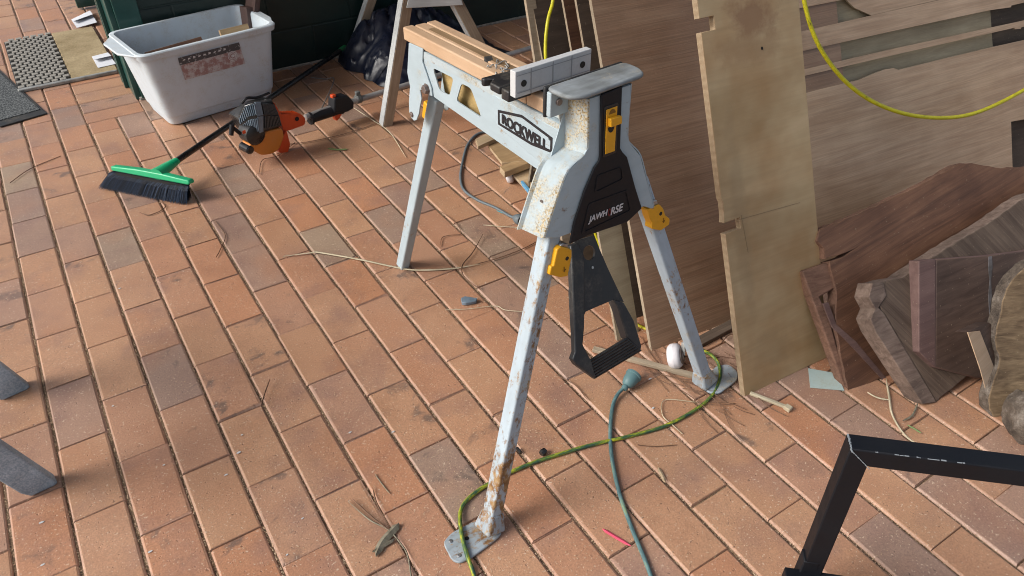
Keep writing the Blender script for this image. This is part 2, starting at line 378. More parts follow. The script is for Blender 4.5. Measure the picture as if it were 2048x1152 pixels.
t = NT('bristle'); n = t.noise(22,3,.6,t.map(9,0.4,0.4)); t.out(t.ramp(n, [(.40,(.002,.003,.006)),(.50,(.008,.013,.026)),(.66,(.045,.080,.15))]), .55, 0, .15)
t = NT('foil'); t.out((.03,.33,.40), .3)

# ------------------------------------------------------------------ ground and paving
WR, LB = .11548, .233
def build_floor():
    X0, X1, Y0, Y1 = -16, 44, -46, 18      # columns, half-brick rows
    v, f, tx, bc = [], [], [], []
    def brick(x0, x1, y0, y1, along_y=True):
        gx, gy = (.0031, .0013) if along_y else (.0013, .0031)
        jx = rng.normal(0,.0008,2); jy = rng.normal(0,.0009,2)
        a0, a1, b0, b1 = x0+gx+jx[0], x1-gx+jx[1], y0+gy+jy[0], y1-gy+jy[1]
        h = rng.normal(0,.0007); tl = rng.normal(0,.0012,2)
        cx, cy = (.0048,.0018) if along_y else (.0018,.0048)
        b = len(v); tone, hue, sm = rng.random(3); off = rng.random(3)*9
        rings = [(0,0,-.022), (0,0,-.0052), (cx*.35,cy*.35,-.0016), (cx,cy,0)]
        for (ix, iy, z) in rings:
            for (px, py) in ((a0+ix,b0+iy),(a1-ix,b0+iy),(a1-ix,b1-iy),(a0+ix,b1-iy)):
                u, w = (px-(a0+a1)/2), (py-(b0+b1)/2); k = rng.normal(0,.0004,2) if z > -.01 else V(0,0)
                if z > -.003 and rng.random() < .10: k = k + V((a0+a1)/2-px, (b0+b1)/2-py)*rng.uniform(.02,.06)
                v.append((px+k[0], py+k[1], z+h+u*tl[0]*4+w*tl[1]*2))
                tx.append((u+off[0], w+off[1], off[2])); bc.append((tone, 0. if z == 0 else (1. if z > -.006 else .3), sm))
        for r in range(3):
            for k in range(4): k2 = (k+1) % 4; f.append((b+r*4+k, b+r*4+k2, b+r*4+4+k2, b+r*4+4+k))
        f.append((b+12,b+13,b+14,b+15))
    for c in range(X0, X1):
        for j in range(Y0, Y1):
            if (j-c) % 2: continue
            y1 = -j*LB/2; y0 = -(j+2)*LB/2; x0 = c*WR; x1 = x0+WR          # spans j..j+2
            y0, y1 = min(y0,y1), max(y0,y1)
            if c in (3,4):
                if y0 > 17.5*LB/2 and y1 < 22.4*LB/2+.2: continue
                if y0 < 18*LB/2 < y1: y1 = 18*LB/2
            if y0 > 2.235 and x0 > .57 and y0 < 2.5: pass
            brick(x0, x1, y0, y1)
    for k in range(5):
        y0 = (18+k)*LB/2; brick(3*WR, 5*WR, y0, y0+LB/2, False)
    for c in (3,4): brick(c*WR, (c+1)*WR, 23*LB/2, 24*LB/2)
    me = bpy.data.meshes.new('paver_floor'); me.from_pydata(v, [], f)
    li = np.zeros(len(me.loops), dtype=np.int32); me.loops.foreach_get('vertex_index', li)
    for nm, arr in (('tex', tx), ('bcol', bc)):
        at = me.attributes.new(nm, 'FLOAT_VECTOR', 'CORNER'); at.data.foreach_set('vector', np.array(arr)[li].astype(np.float32).ravel())
    me.materials.append(M['brick']); o = bpy.data.objects.new('paver_floor', me); col.objects.link(o); struct(o)
    me.polygons.foreach_set('use_smooth', [True]*len(me.polygons)); me.set_sharp_from_angle(angle=math.radians(14))
build_floor()
b = MB(); b.local(WORLD, [(-1.9,-2.2,-.0062),(5.1,-2.2,-.0062),(5.1,5.4,-.0062),(-1.9,5.4,-.0062)], [(0,1,2,3)]); struct(b.build('joint_sand', 'sawdust_bed', keep_origin=True))
b = MB(); b.local(WORLD, [(-60,-60,-.03),(60,-60,-.03),(60,60,-.03),(-60,60,-.03)], [(0,1,2,3)]); struct(b.build('ground', 'outer_ground', keep_origin=True))

# sawdust: crumbs on the bricks and litter packed in the joints
def flakes(name, pts, smin, smax):
    v, f, tx = [], [], []
    for (x, y, z) in pts:
        a = rng.random()*6.283; L = rng.uniform(smin, smax); w = L*rng.uniform(.35,.8); b = len(v); tz = rng.uniform(-.5,.5)*L
        for (p, q) in ((-L,-w),(L,-w*.6),(L*.8,w),(-L*.7,w*.8)):
            v.append((x+p*math.cos(a)-q*math.sin(a), y+p*math.sin(a)+q*math.cos(a), z+.0006+abs(tz)*.4+tz*p/L*.5)); tx.append((x*9,y*9,0))
        f.append((b,b+1,b+2,b+3))
    me = bpy.data.meshes.new(name); me.from_pydata(v, [], f); at = me.attributes.new('tex','FLOAT_VECTOR','CORNER')
    li = np.zeros(len(me.loops), dtype=np.int32); me.loops.foreach_get('vertex_index', li); at.data.foreach_set('vector', np.array(tx)[li].astype(np.float32).ravel())
    me.materials.append(M['flake']); o = bpy.data.objects.new(name, me); col.objects.link(o); return o
P = [(rng.uniform(-.5,2.6), rng.uniform(-1.1,2.2), .0012) for _ in range(5500)] + [(rng.normal(.9,.45), rng.normal(-.35,.40), .0012) for _ in range(7000)]
tag(flakes('sawdust', P, .0006, .0016), 'pale sawdust crumbs scattered over the brick pavers', 'sawdust', kind='stuff')
P = [(round(rng.uniform(-6,26))*WR + rng.normal(0,.0020), rng.uniform(-1.1,2.5), -.0055+rng.random()*.0042) for _ in range(42000)]
tag(flakes('joint_litter', P, .0006, .0019), 'pale wood shavings packed in the joints between pavers', 'wood shavings', kind='stuff')

# ------------------------------------------------------------------ green block wall and doorway
WY = 2.225
def block_wall():
    r = thing('block_wall', 'dark green painted block wall behind the white tub and trestle', 'wall', (1.5, WY, 0))
    b = MB(); H = 2.6; y = 0.
    fr = Frame((0,WY,0),(1,0,0),(0,0,1)); k = 0; z = -.02
    rowh = .2
    while z < H:
        x = .62 - (.2 if k % 2 else 0.)
        while x < 6:
            x0 = max(x, .60); x1 = x+.4
            if x1 > x0+.03: b.box(fr, (x0+.0022, z+.0022, -.24), (x1-.0022, z+rowh-.0022, 0))
            x += .4
        z += rowh; k += 1
    b.build('wall', 'green_block', r, bevel=.004)
    q = MB(); q.box(fr, (.60,-.02,-.235), (6,H,-.0025)); q.build('mortar', 'green_block', r)
    q = MB(); q.box(Frame((0,0,0),(1,0,0),(0,1,0)), (.585,WY-.006,-.02), (.615,WY+.10,.012)); q.box(WORLD,(.615,WY-.012,-.02),(6,WY-.002,.010)); q.build('footing', 'concrete', r, bevel=.004)
    return r
block_wall()
r = thing('door_frame', 'green timber door jamb at the left end of the block wall', 'door frame', (.59, 2.36, 0))
b = MB(); b.box(WORLD, (.572,WY+.012,0),(.597,2.47,2.3)); b.build('jamb', 'green_trim', r, bevel=.003)
b = MB(); b.box(WORLD, (.555,2.40,0),(.5715,2.425,2.3)); b.build('door_stop', 'green_trim', r, bevel=.002)
b = MB(); b.box(WORLD, (.594,WY-.016,.012),(.69,WY-.0015,2.3)); b.build('architrave', 'green_trim', r, bevel=.003)
b = MB(); b.box(WORLD, (.556,2.472,0),(.60,2.50,2.3)); b.build('back_architrave', 'green_trim', r, bevel=.003)
# green door leaf standing open further inside
r = thing('door_leaf', 'dark green door edge seen inside the doorway beyond the mats', 'door', (.585, 3.75, 0))
b = MB(); b.box(WORLD, (.545,3.73,.012),(1.3,3.77,2.2)); b.build('panel', 'green_trim', r, bevel=.004)
b = MB(); b.box(WORLD, (.60,3.71,.5),(1.25,3.7285,.6)); b.build('rail', 'green_trim', r, bevel=.003)
# unseen veranda roof, added and cut back to steer the skylight
b = MB(); b.box(WORLD, (-.6,.35,2.55),(6,2.5,2.65)); o = b.build('unseen_roof', 'unseen_roof_paint'); struct(o)

# ------------------------------------------------------------------ mats and papers in the doorway
r = thing('link_mat', 'grey interlocking rubber link mat in the doorway beside the tan mat', 'door mat', (.24,2.99,0))
b = MB(); b.box(WORLD, (.135,2.625,.002),(.36,3.36,.006)); b.build('backing', 'rubber', r)
b = MB(); k = 0; y = 2.63
while y < 3.35:
    x = .14 + (.0175 if k % 2 else 0)
    while x < .345: b.box(WORLD, (x,y,.0065),(x+.027,y+.026,.016)); x += .035
    y += .034; k += 1
b.build('links', 'mat_grey', r, bevel=.002)
b = MB(); b.box(WORLD, (.362,2.625,.002),(.565,3.36,.012)); tag(b.build('doormat', 'coir', bevel=.003), 'tan coir doormat in the doorway beside the grey link mat', 'door mat')
b = MB(); b.box(WORLD, (.135,2.602,.001),(.56,2.622,.017)); tag(b.build('threshold_strip', 'galv', bevel=.004), 'grey metal threshold strip along the front of the doorway mats', 'threshold')
def paper(pts, label, z=.014):
    b = MB(); P = [fz(x,y,z) for x,y in pts]
    v = P + [p+V(0,0,.0012) for p in P]; mid = (P[0]+P[1])/2
    b.add(v, [(3,2,1,0),(4,5,6,7),(0,1,5,4),(1,2,6,5),(2,3,7,6),(3,0,4,7)])
    c0 = V(0,0,.016); q = [P[0]+V(0,0,.002), P[1]+V(0,0,.002), P[2]*.55+P[1]*.45+c0, P[3]*.55+P[0]*.45+c0]; b.add(q+[p+V(0,0,.001) for p in q], [(0,1,2,3),(7,6,5,4),(0,1,5,4),(1,2,6,5),(2,3,7,6),(3,0,4,7)])
    tag(b.build('folded_paper', 'paper'), label, 'paper', 'folded white papers on the doormat')
paper([(143,40),(180,22),(194,45),(154,56)], 'folded white paper on the far end of the tan doormat', .014)
paper([(184,114),(216,106),(232,128),(196,136)], 'folded white paper on the near corner of the tan doormat beside the tub', .014)
fr = WORLD
P = [fz(96,229), fz(0,256), fz(-60,150), fz(-4,138)]
r = thing('entrance_mat', 'black rubber entrance mat with grey ribbed pile at the left edge', 'door mat', P[0]*.5+P[2]*.5)
b = MB(); b.prism(WORLD, [p[:2] for p in P], .001, .007); b.build('border', 'rubber', r, bevel=.003)
c = sum(P)/4; b = MB(); b.prism(WORLD, [(c+(p-c)*.84)[:2] for p in P], .007, .0098)
b.build('pile', 'black_mat', r)

# ------------------------------------------------------------------ white tub with offcuts
def tub():
    o = V(.641,1.863,0); yaw = math.radians(8.3)
    fr = Frame(o+V(0,0,0), (math.cos(yaw),math.sin(yaw),0), (-math.sin(yaw),math.cos(yaw),0))
    r = thing('storage_tub', 'grubby white plastic tub of wood offcuts against the green wall', 'tub', fr.w(.235,.16))
    H = .335; L = .468; D = .262
    def loop(x0,x1,y0,y1,z,rad):
        return [(p[0],p[1],z) for p in rounded([(x0,y0),(x1,y0),(x1,y1),(x0,y1)], rad, 5)]
    def shell(levels, mi_close=True):
        b = MB(); v = []; f = []; n = None
        for lv in levels: q = loop(*lv); n = len(q); v += q
        for i in range(len(levels)-1):
            for k in range(n): k2 = (k+1) % n; f.append((i*n+k, i*n+k2, (i+1)*n+k2, (i+1)*n+k))
        f.append(tuple(range(n-1,-1,-1))); f.append(tuple((len(levels)-1)*n+k for k in range(n)))
        b.local(fr, v, f); return b
    def at(z, i=0.):   # flare with height
        k = z/H; return (-.050*k+i, L+.036*k-i, -.052*k+i, D+.024*k-i)
    lv = []
    for z, i in ((0,.012),(.006,.003),(.035,.0),(.042,.0),(.045,-.004),(.10,-.004),(H*.62,-.004),(H-.028,-.004),(H-.026,-.014),(H-.004,-.016),(H,-.012)): lv.append((*at(z,i), z, .045))
    for z, i in ((H,.002),(H-.01,.006),(.15,.008),(.02,.012),(.014,.03)): lv.append((*at(z,i), z, .04))
    shell(lv).build('body', 'white_plastic', r, smooth=True)
    # flared carrying lip on the left end
    b = MB(); a = at(H); b.prism(Frame(fr.w(0,0,H-.012), fr.x, fr.y), [(a[0]-.012,a[2]+.012),(a[0]-.058,a[2]+.09),(a[0]-.062,a[3]-.10),(a[0]-.012,a[3]-.03)], 0, .009); b.build('lip', 'white_plastic', r, bevel=.003)
    b = MB(); b.prism(Frame(fr.w(0,0,H-.012), fr.x, fr.y), [(a[1]+.012,a[2]+.03),(a[1]+.035,a[2]+.09),(a[1]+.036,a[3]-.10),(a[1]+.012,a[3]-.03)], 0, .009); b.build('lip', 'white_plastic', r, bevel=.003)
    # faded label on the front
    nrm = Frame(fr.w(0,-.0055,0), fr.x, fr.w(0,-.052,H)-fr.w(0,0,0))
    def q(x,y,s=2.743): return nrm.px(x/s, y/s)
    b = MB(); b.prism(nrm, [q(975,318),q(1310,232),q(1345,348),q(1015,438)], .0006, .0014); lab = b.build('label', 'label_pink' if 'label_pink' in M else 'paper', r)
    b = MB(); b.prism(nrm, [q(975,318),q(1310,232),q(1322,268),q(985,358)], .0016, .0022); b.build('label_band', 'label_dark', lab)
    c0 = q(1275,305); b = MB()
    for ri, ro in ((.012,.0145),(.0185,.021)):
        out = [(c0[0]+ro*math.cos(k*.2618), c0[1]+ro*math.sin(k*.2618)) for k in range(24)]; inn = [(c0[0]+ri*math.cos(k*.2618), c0[1]+ri*math.sin(k*.2618)) for k in range(24)]
        b.holed(nrm, [out, inn], .0026, .0032)
    b.prism(nrm, [(c0[0]+.007*math.cos(k*1.047), c0[1]+.007*math.sin(k*1.047)) for k in range(6)], .0026, .0032)
    # broken white lettering on the dark band
    x = q(1000,330); x2 = q(1240,268); d = (x2-x)
    for k in range(9):
        p = x + d*(k/8.6); h = .0085; b.prism(nrm, [(p[0],p[1]-h*.4),(p[0]+.011,p[1]-h*.4+.003),(p[0]+.010,p[1]+h*.45),(p[0]+.002,p[1]+h*(.2+.3*(k%3)))], .0026, .0032)
    b.build('label_print', 'label_pale', lab)
    return fr, H
t = NT('label_pink'); n = t.noise(45,4,.7); t.out(t.ramp(n, [(.42,(.50,.47,.47)),(.56,(.33,.20,.19))]), .6)
t = NT('label_dark'); n = t.noise(60,4,.7); t.out(t.ramp(n, [(.56,(.07,.07,.075)),(.68,(.5,.5,.5))]), .6)
t = NT('label_pale'); n = t.noise(60,4,.7); t.out(t.ramp(n, [(.30,(.45,.42,.41)),(.5,(.66,.66,.66))]), .6)
tf, TH = tub()
def offcut(fr, a, b_, mat, label, rz=0., tilt=0., name='wood_offcut', group=None, bevel=.0015):
    b = MB(); b.box(fr, a, b_); return tag(b.build(name, mat, bevel=bevel), label, 'offcut', group)
f1 = Frame(tf.w(.435,.215,.02), tf.x*.25+V(0,0,.9)-tf.y*.1, tf.y); offcut(f1, (0,-.045,-.012),(.42,.045,.012), 'offcut_purple', 'tall purple brown board standing in the right end of the white tub', group='offcuts in the white tub')
f1 = Frame(tf.w(.455,.14,.02), tf.x*.12+V(0,0,.9)+tf.y*.12, tf.y); offcut(f1, (0,-.03,-.02),(.335,.04,.014), 'offcut_purple', 'shorter purple brown block beside the tall board in the white tub', group='offcuts in the white tub')
f1 = Frame(tf.w(.33,.075,.21), tf.x, tf.y*.4+V(0,0,.9)); offcut(f1, (0,0,-.006),(.13,.10,.006), 'offcut', 'thin pale brown board showing above the rim of the white tub', group='offcuts in the white tub')
f1 = Frame(tf.w(.02,.09,.20), tf.x+V(0,0,.04), tf.y*.6+V(0,0,.9)); offcut(f1, (0,0,-.007),(.24,.09,.007), 'slab_brown', 'dark red brown board low in the left end of the white tub', group='offcuts in the white tub')

# ------------------------------------------------------------------ broom
def broom():
    tipL, tipR = fz(203,374), fz(380,404); barL, barR = fz(232,333,.085), fz(377,360,.085)
    d = (barR-barL); d /= np.linalg.norm(d)
    hd = np.cross(d, V(0,0,1)); hd = hd if hd[0] > 0 else -hd   # towards the handle
    r = thing('broom', 'green headed broom with dark blue bristles and long black handle', 'broom', (barL+barR)/2*V(1,1,0))
    dn = ((tipL+tipR)/2-(barL+barR)/2); dn /= np.linalg.norm(dn)
    fr = Frame((barL+barR)/2, d, -dn)              # x along head, y up out of the bristles
    W = np.linalg.norm(barR-barL)/2
    head = [(-W-.012,-.014),(W+.004,-.014),(W+.016,-.008),(W+.010,.004),(.05,.010),(-.05,.010),(-W-.012,.003)]
    b = MB(); b.prism(fr, head, -.014, .014); hb = b.build('head', 'green_plastic', r, bevel=.005, seg=3)
    end = hit(690,95,V(0,WY-.02,0),V(0,1,0)); s0 = (barL+barR)/2 + V(0,0,.005) + d*.03
    hv = end-s0; hv /= np.linalg.norm(hv)
    b = MB(); b.tube([s0-hv*.01, s0+hv*.05, s0+hv*.10], lambda u: .028-.012*u, 14, 4, flat=.75); b.build('socket', 'green_plastic', r, smooth=True)
    b = MB(); b.tube([s0+hv*.07, end-hv*.05], .0115, 14, 0); b.build('handle', 'gloss_black', r, smooth=True)
    b = MB(); b.tube([end-hv*.052, end], .0135, 12, 0); b.build('end_cap', 'dark_green_cap', r, smooth=True)
    # bristles: dense tufts of thin tapering strands fanning to the floor
    b = MB(); v = []; f = []; tx = []
    lw = np.linalg.norm(tipR-tipL)/2
    for k in range(7000):
        u = rng.uniform(-1,1); w = rng.uniform(-1,1)
        p0 = fr.w(u*W, -.012, w*.011)
        tp = (tipL+tipR)/2 + d*(u*lw*(1.0+rng.normal(0,.02))) + hd*(w*.020+rng.normal(0,.004)); tp[2] = max(.002, rng.normal(.004,.0025)+ .012*max(0,w))
        mid = (p0+tp)/2 + V(0,0,.010)+hd*w*.006; a = d*.00062
        bb = len(v)
        for p, s_ in ((p0,1.2),(mid,1.1),(tp,.5)): v += [p-a*s_, p+a*s_]; tx += [(k*.13,0,0)]*2
        f += [(bb,bb+1,bb+3,bb+2),(bb+2,bb+3,bb+5,bb+4)]
    b.add(v, f, tx)
    # inner mass so that no light shows through the tufts
    b.add([fr.w(-W*.95,-.012,-.005), fr.w(W*.95,-.012,-.005), fr.w(W*.95,-.012,.005), fr.w(-W*.95,-.012,.005), tipL+hd*.014+d*.04+V(0,0,.010), tipR+hd*.014-d*.02+V(0,0,.010), tipR+hd*.002-d*.02+V(0,0,.008), tipL+hd*.002+d*.04+V(0,0,.008)],
          [(0,1,2,3),(4,5,6,7),(0,1,5,4),(1,2,6,5),(2,3,7,6),(3,0,4,7)], [(i*.7,0,0) for i in range(8)], 1)
    b.build('bristles', ['bristle','dark_hole'], r)
broom()

# ------------------------------------------------------------------ brushcutter
def brushcutter():
    p0 = fz(560,252,.098); sA = fz(705,203,.078); sB = fz(1045,101,.055); sC = sB + (sB-sA)*.35
    ax = sA-p0; ax /= np.linalg.norm(ax)
    fr = Frame(p0, ax, V(0,0,1)); fr2 = fr                      # x along shaft, y up, z to the viewer
    r = thing('brushcutter', 'orange and black petrol brushcutter lying on the pavers by the tub', 'brushcutter', p0*V(1,1,0))
    F = lambda x,y,off: fr.px(x,y,off)
    def q(x,y,off=.06): return F(420+x/3.3875, y/3.3875, off)
    # engine cover: black, vented
    def P3(x,y,o): return fr.w(*q(x,y,o), o)
    top = [(205,770,.0),(222,705,.012),(262,668,.03),(330,655,.04),(425,690,.028),(470,770,.02)]
    A_ = [P3(190,800,.0), P3(232,712,.03), P3(300,690,.058), P3(345,690,.060), P3(432,700,.040)]
    B_ = [P3(200,850,.0), P3(262,800,.045), P3(320,790,.066), P3(362,780,.068), P3(468,775,.048)]
    C_ = [P3(250,905,.005), P3(285,900,.050), P3(335,905,.068), P3(362,893,.068), P3(492,855,.046)]
    K_ = [p-fr.z*.07+V(0,0,-.0) for p in (A_[0],A_[4],C_[4],C_[0])]; T_ = [P3(235,690,-.03), P3(420,668,-.02)]
    v = A_+B_+C_+K_+T_
    f = [(i_,i_+1,i_+6,i_+5) for i_ in range(4)]+[(5+i_,6+i_,11+i_,10+i_) for i_ in range(4)]
    f += [(0,1,19),(1,2,20,19),(2,3,20),(3,4,20),(19,20,16,15),(0,19,15),(4,20,16),(4,9,14,17,16),(14,13,12,11,10,18,17),(10,5,0,15,18),(15,16,17,18)]
    b = MB(); b.add(v, f); cov = b.build('engine_cover', 'gloss_black', r, bevel=.005, seg=3)
    def on(a0,a1,a2,a3,u,w_,h_=.0): # bilinear point on a facet, lifted towards the viewer
        return (a0*(1-u)+a1*u)*(1-w_)+(a3*(1-u)+a2*u)*w_+fr.z*h_
    b = MB()                          # louvres of the fan housing
    for (L0,L1,M0,M1) in ((A_[0],A_[1],B_[0],B_[1]),(B_[0],B_[1],C_[0],C_[1]),(A_[1],A_[2],B_[1],B_[2]),(B_[1],B_[2],C_[1],C_[2])):
        for k in range(5):
            u = (k+.5)/5; b.bar(on(L0,L1,M1,M0,u,.10,.003), on(L0,L1,M1,M0,u,.86,.003), .0032, .005, fr.z)
    b.build('louvre', 'steel_blue', cov)
    b = MB()
    for (L0,L1,M0,M1) in ((A_[2],A_[3],B_[2],B_[3]),(B_[2],B_[3],C_[2],C_[3])):
        b.add([on(L0,L1,M1,M0,u,w_,.002) for u,w_ in ((.05,.02),(.95,.02),(.95,.98),(.05,.98))]+[on(L0,L1,M1,M0,u,w_,-.004) for u,w_ in ((.05,.02),(.95,.02),(.95,.98),(.05,.98))], [(0,1,2,3),(7,6,5,4),(0,1,5,4),(1,2,6,5),(2,3,7,6),(3,0,4,7)])
    b.build('shroud_stripe', 'steel_blue', cov, bevel=.001)
    b = MB()
    for k in range(11):
        u = .08+k*.083
        b.bar(on(A_[3],A_[4],B_[4],B_[3],u,.12,.003), on(A_[3],A_[4],B_[4],B_[3],u,.95,.003), .0035, .006, fr.z)
        b.bar(on(B_[3],B_[4],C_[4],C_[3],u,.05,.003), on(B_[3],B_[4],C_[4],C_[3],u,.80,.003), .0035, .006, fr.z)
    b.build('muffler_fin', 'fin_grey', cov)
    # fuel tank: orange
    b = MB(); b.prism(fr, rounded([q(345,905),q(500,870),q(515,930),q(480,1020),q(430,1050),q(360,1060),q(275,1005),q(285,980),q(335,985)], .014), -.004, .052); b.build('fuel_tank', 'orange', r, bevel=.016, seg=4)
    b = MB(); b.prism(fr, rounded([q(535,890),q(560,985),q(545,1040),q(490,1045),q(480,1025),q(515,930)], .006), .0, .045); b.build('stand', 'red_orange', r, bevel=.007)
    # clutch housing: orange cone to the shaft
    b = MB(); b.prism(fr, rounded([q(430,690,.03),q(480,775,.03),q(610,768,.03),q(645,800,.03),q(640,845,.03),q(545,880,.03),q(500,890,.03)], .008), -.010, .032); ch = b.build('clutch_housing', 'red_orange', r, bevel=.012, seg=3)
    c_ = q(590,806,.034); b = MB(); b.lathe(fr.w(*c_,.030), fr.w(*c_,.1), [(0,.0085),(.005,.0085),(.0055,.006)], 14); b.build('bolt', 'black_plastic', ch)
    # recoil starter
    b = MB(); b.lathe(fr.w(*q(285,900,.03),.0), fr.w(*q(285,900,.03),.1), [(0,.040),(.055,.040),(.064,.030),(.066,.0)], 22); b.lathe(fr.w(*q(252,1005,.03),.0), fr.w(*q(252,1005,.03),.1), [(0,.017),(.05,.017),(.055,.012)], 14); st = b.build('starter_housing', 'gloss_black', r, smooth=True)
    b = MB(); a0 = fr.w(*q(205,905,.05),.05); b.tube([a0, fr.w(*q(160,868,.05),.05)], .007, 10, 0); b.tube([fr.w(*q(150,845,.05),.05), fr.w(*q(143,915,.05),.05)], .0085, 10, 0); b.build('pull_handle', 'black_plastic', st, smooth=True)
    b = MB(); p_ = q(232,895,.068); b.box(fr, (p_[0]-.006,p_[1]-.006,.066),(p_[0]+.006,p_[1]+.006,.0685)); b.build('badge', 'red_orange', st)
    b = MB(); b.tube([fr.w(*q(215,700,.02),.02), fr.w(*q(240,660,.02),.03), fr.w(*q(310,655,.02),.03), fr.w(*q(420,640,.02),.0)], .005, 8); b.build('air_filter_pipe', 'black_plastic', r, smooth=True)
    # shaft, grip, throttle
    sh = lambda x,y: (lambda t_: sA*(1-t_)+sB*t_)((x-705)/(1045-705))
    g0 = fz(625,232,.095)
    b = MB(); b.tube([p0+ax*.12, sA, sB, sC], .0125, 14, 6); b.build('shaft', 'shaft_metal', r, smooth=True)
    L0 = np.linalg.norm(fz(625,232,.095)-p0)
    b = MB(); gf = Frame(p0, ax, V(0,0,1)); ga = [gf.px(420+x/3.3875, y/3.3875, .0) for x,y in ((690,800),(860,745))]
    P0 = gf.w(ga[0][0],ga[0][1]); P1 = gf.w(ga[1][0],ga[1][1])
    b.lathe(P0, P1, [(-.012,.024),(-.004,.026),(0,.020),(.12,.020),(.15,.023)], 16); b.build('rear_grip', 'black_plastic', r, smooth=True)
    def qg(x,y): return gf.px(420+x/3.3875, y/3.3875, .022)
    b = MB(); b.prism(gf, rounded([qg(845,665),qg(930,645),qg(975,690),qg(975,735),qg(930,760),qg(840,770)], .008), -.022, .024); hs = b.build('throttle_housing', 'black_plastic', r, bevel=.006)
    b = MB(); b.prism(gf, rounded([qg(845,765),qg(920,745),qg(890,800),qg(868,825),qg(858,800)], .004), -.008, .014); b.build('trigger', 'red_orange', hs, bevel=.003)
    b = MB(); b.box(gf, (*(qg(850,665)-V(.006,.004)),-.006),(*(qg(850,665)+V(.012,.010)),.012)); b.build('switch', 'red_orange', hs, bevel=.002)
    cl = gf.w(*gf.px(420+1005/3.3875, 670/3.3875, 0)); b = MB(); b.lathe(cl-ax*.012, cl+ax*.02, [(0,.019),(.024,.019)], 12); b.bar(cl+V(0,0,.012), cl+V(0,0,.034), .018, .02, (1,0,0)); b.build('strap_clamp', 'galv_dark', r, bevel=.003)
    b = MB(); b.tube([fz(640,775/3.3875-5,.07)+V(.0,0,0), fz(668,160,.02), fz(650,158,.004), fz(622,155,.003)], .0028, 6); b.build('cable', 'black_cable', r, smooth=True)
plastic('fin_grey', (.045,.048,.052), .45, .2)
t = NT('steel_blue'); t.out(t.ramp(t.noise(20,3,.6), [(.3,(.08,.11,.14)),(.7,(.20,.26,.32))]), .3)
t = NT('shaft_metal'); t.out(t.ramp(t.noise(20,3,.6), [(.3,(.26,.25,.24)),(.7,(.42,.41,.40))]), .4, .3)
t = NT('galv_dark'); t.out((.12,.125,.12), .5)
t = NT('black_cable'); t.out((.18,.17,.16), .5)
brushcutter()

# ------------------------------------------------------------------ timber trestle behind, and the black plastic bag
def trestle():
    F1 = fz(772,250); fr = Frame(F1, (.92,-.39,0), (0,0,1)); F2 = fz(704,112); f2 = Frame(F2, (.92,-.39,0), (0,0,1))
    r = thing('trestle', 'weathered timber trestle standing behind the clamping bench', 'trestle', F1*.5+F2*.5)
    T1 = fr.w(*fr.px(812,0)); T3 = fr.w(*fr.px(910,0)); k3 = fr.w(*fr.px(950,75))
    e1 = T1+(T1-F1)*.25; d3 = k3-T3; F3 = T3+d3*(T3[2]/-d3[2]); e3 = T3-(F3-T3)*.22
    def leg(a, b_, nrm):
        m_ = MB(); d = b_-a; m_.bar(a, b_, .042, .040, (0,-1,0)); return m_
    n = -np.cross(fr.x, fr.y)
    for a, e in ((F1,e1),(F3,e3)):
        m_ = leg(a, e, fr.z); m_.build('leg', 'trestle_wood', r, bevel=.002)
        ed = np.cross(V(0,-1,0), e-a); ed /= np.linalg.norm(ed); ed = ed if ed[0] < 0 else -ed
        m_ = MB(); m_.bar(a+ed*.0222+V(0,0,.002), e+ed*.0222, .0024, .037, (0,-1,0)); m_.build('leg_edge', 'trestle_edge', r)
    T2 = f2.w(*f2.px(741,0)); e2 = T2+(T2-F2)*.5
    leg(F2, e2, f2.z).build('leg', 'trestle_wood', r, bevel=.002)
    ed = np.cross(V(0,-1,0), e2-F2); ed /= np.linalg.norm(ed); ed = ed if ed[0] < 0 else -ed
    m_ = MB(); m_.bar(F2+ed*.0222+V(0,0,.002), e2+ed*.0222, .0024, .037, (0,-1,0)); m_.build('leg_edge', 'trestle_edge', r)
    z0 = fr.px(865,9)[1]; g = [fr.px(812,12), fr.px(925,6), fr.px(905,-60), fr.px(825,-55)]
    m_ = MB(); m_.prism(fr, g, .018, .028); m_.build('gusset', 'trestle_edge', r, bevel=.002)
    m_ = MB(); m_.bar((e1+e3)/2+V(-.06,.1,.02)*0+V(0,0,.03), (e1+e3)/2+(F2-F1)*1.02+V(.13,-.05,.03), .07, .045); m_.build('beam', 'trestle_wood', r, bevel=.002)
trestle()
def bag():
    v, f = [], []; nu, nv = 90, 60
    P = {}
    from mathutils import noise as mn
    for i in range(nu):
        for j in range(nv):
            u, w = i/(nu-1), j/(nv-1)
            # ground footprint between the trestle legs, humped against the wall
            x = 1.56+.72*u - .06*w; y = 1.66+.50*w + (.14*(u-.4)**2 if w < .3 else 0)*1.0 + .06*u
            h = (math.sin(math.pi*min(1,max(0,u*1.02)))**.7)*(w**.75)*(.36-.20*u) * (1-.35*max(0,(w-.8)/.2))
            n1 = mn.noise(Vector((x*5,y*5,1.3))); n2 = mn.noise(Vector((x*13,y*13,4.1))); n3 = abs(mn.noise(Vector((x*22+n1,y*22,8.)))); n4 = abs(mn.noise(Vector((x*9+2*n2,y*9,3.))))
            z = .004 + max(0, h + (.06*n1 + .02*n2)*min(1,h*7) + (.055*(.25-n4) + .003*(.3-n3))*min(1,h*12+.1))
            v.append((x+.035*n2, y+.03*n1, z))
    for i in range(nu-1):
        for j in range(nv-1): a = i*nv+j; f.append((a,a+nv,a+nv+1,a+1))
    b = MB(); b.add([V(*p) for p in v], f); o = b.build('plastic_bag', 'bag', smooth=True)
    o.data.set_sharp_from_angle(angle=math.radians(50))
    tag(o, 'crumpled shiny black plastic bag on the pavers behind the trestle', 'plastic bag')
bag()
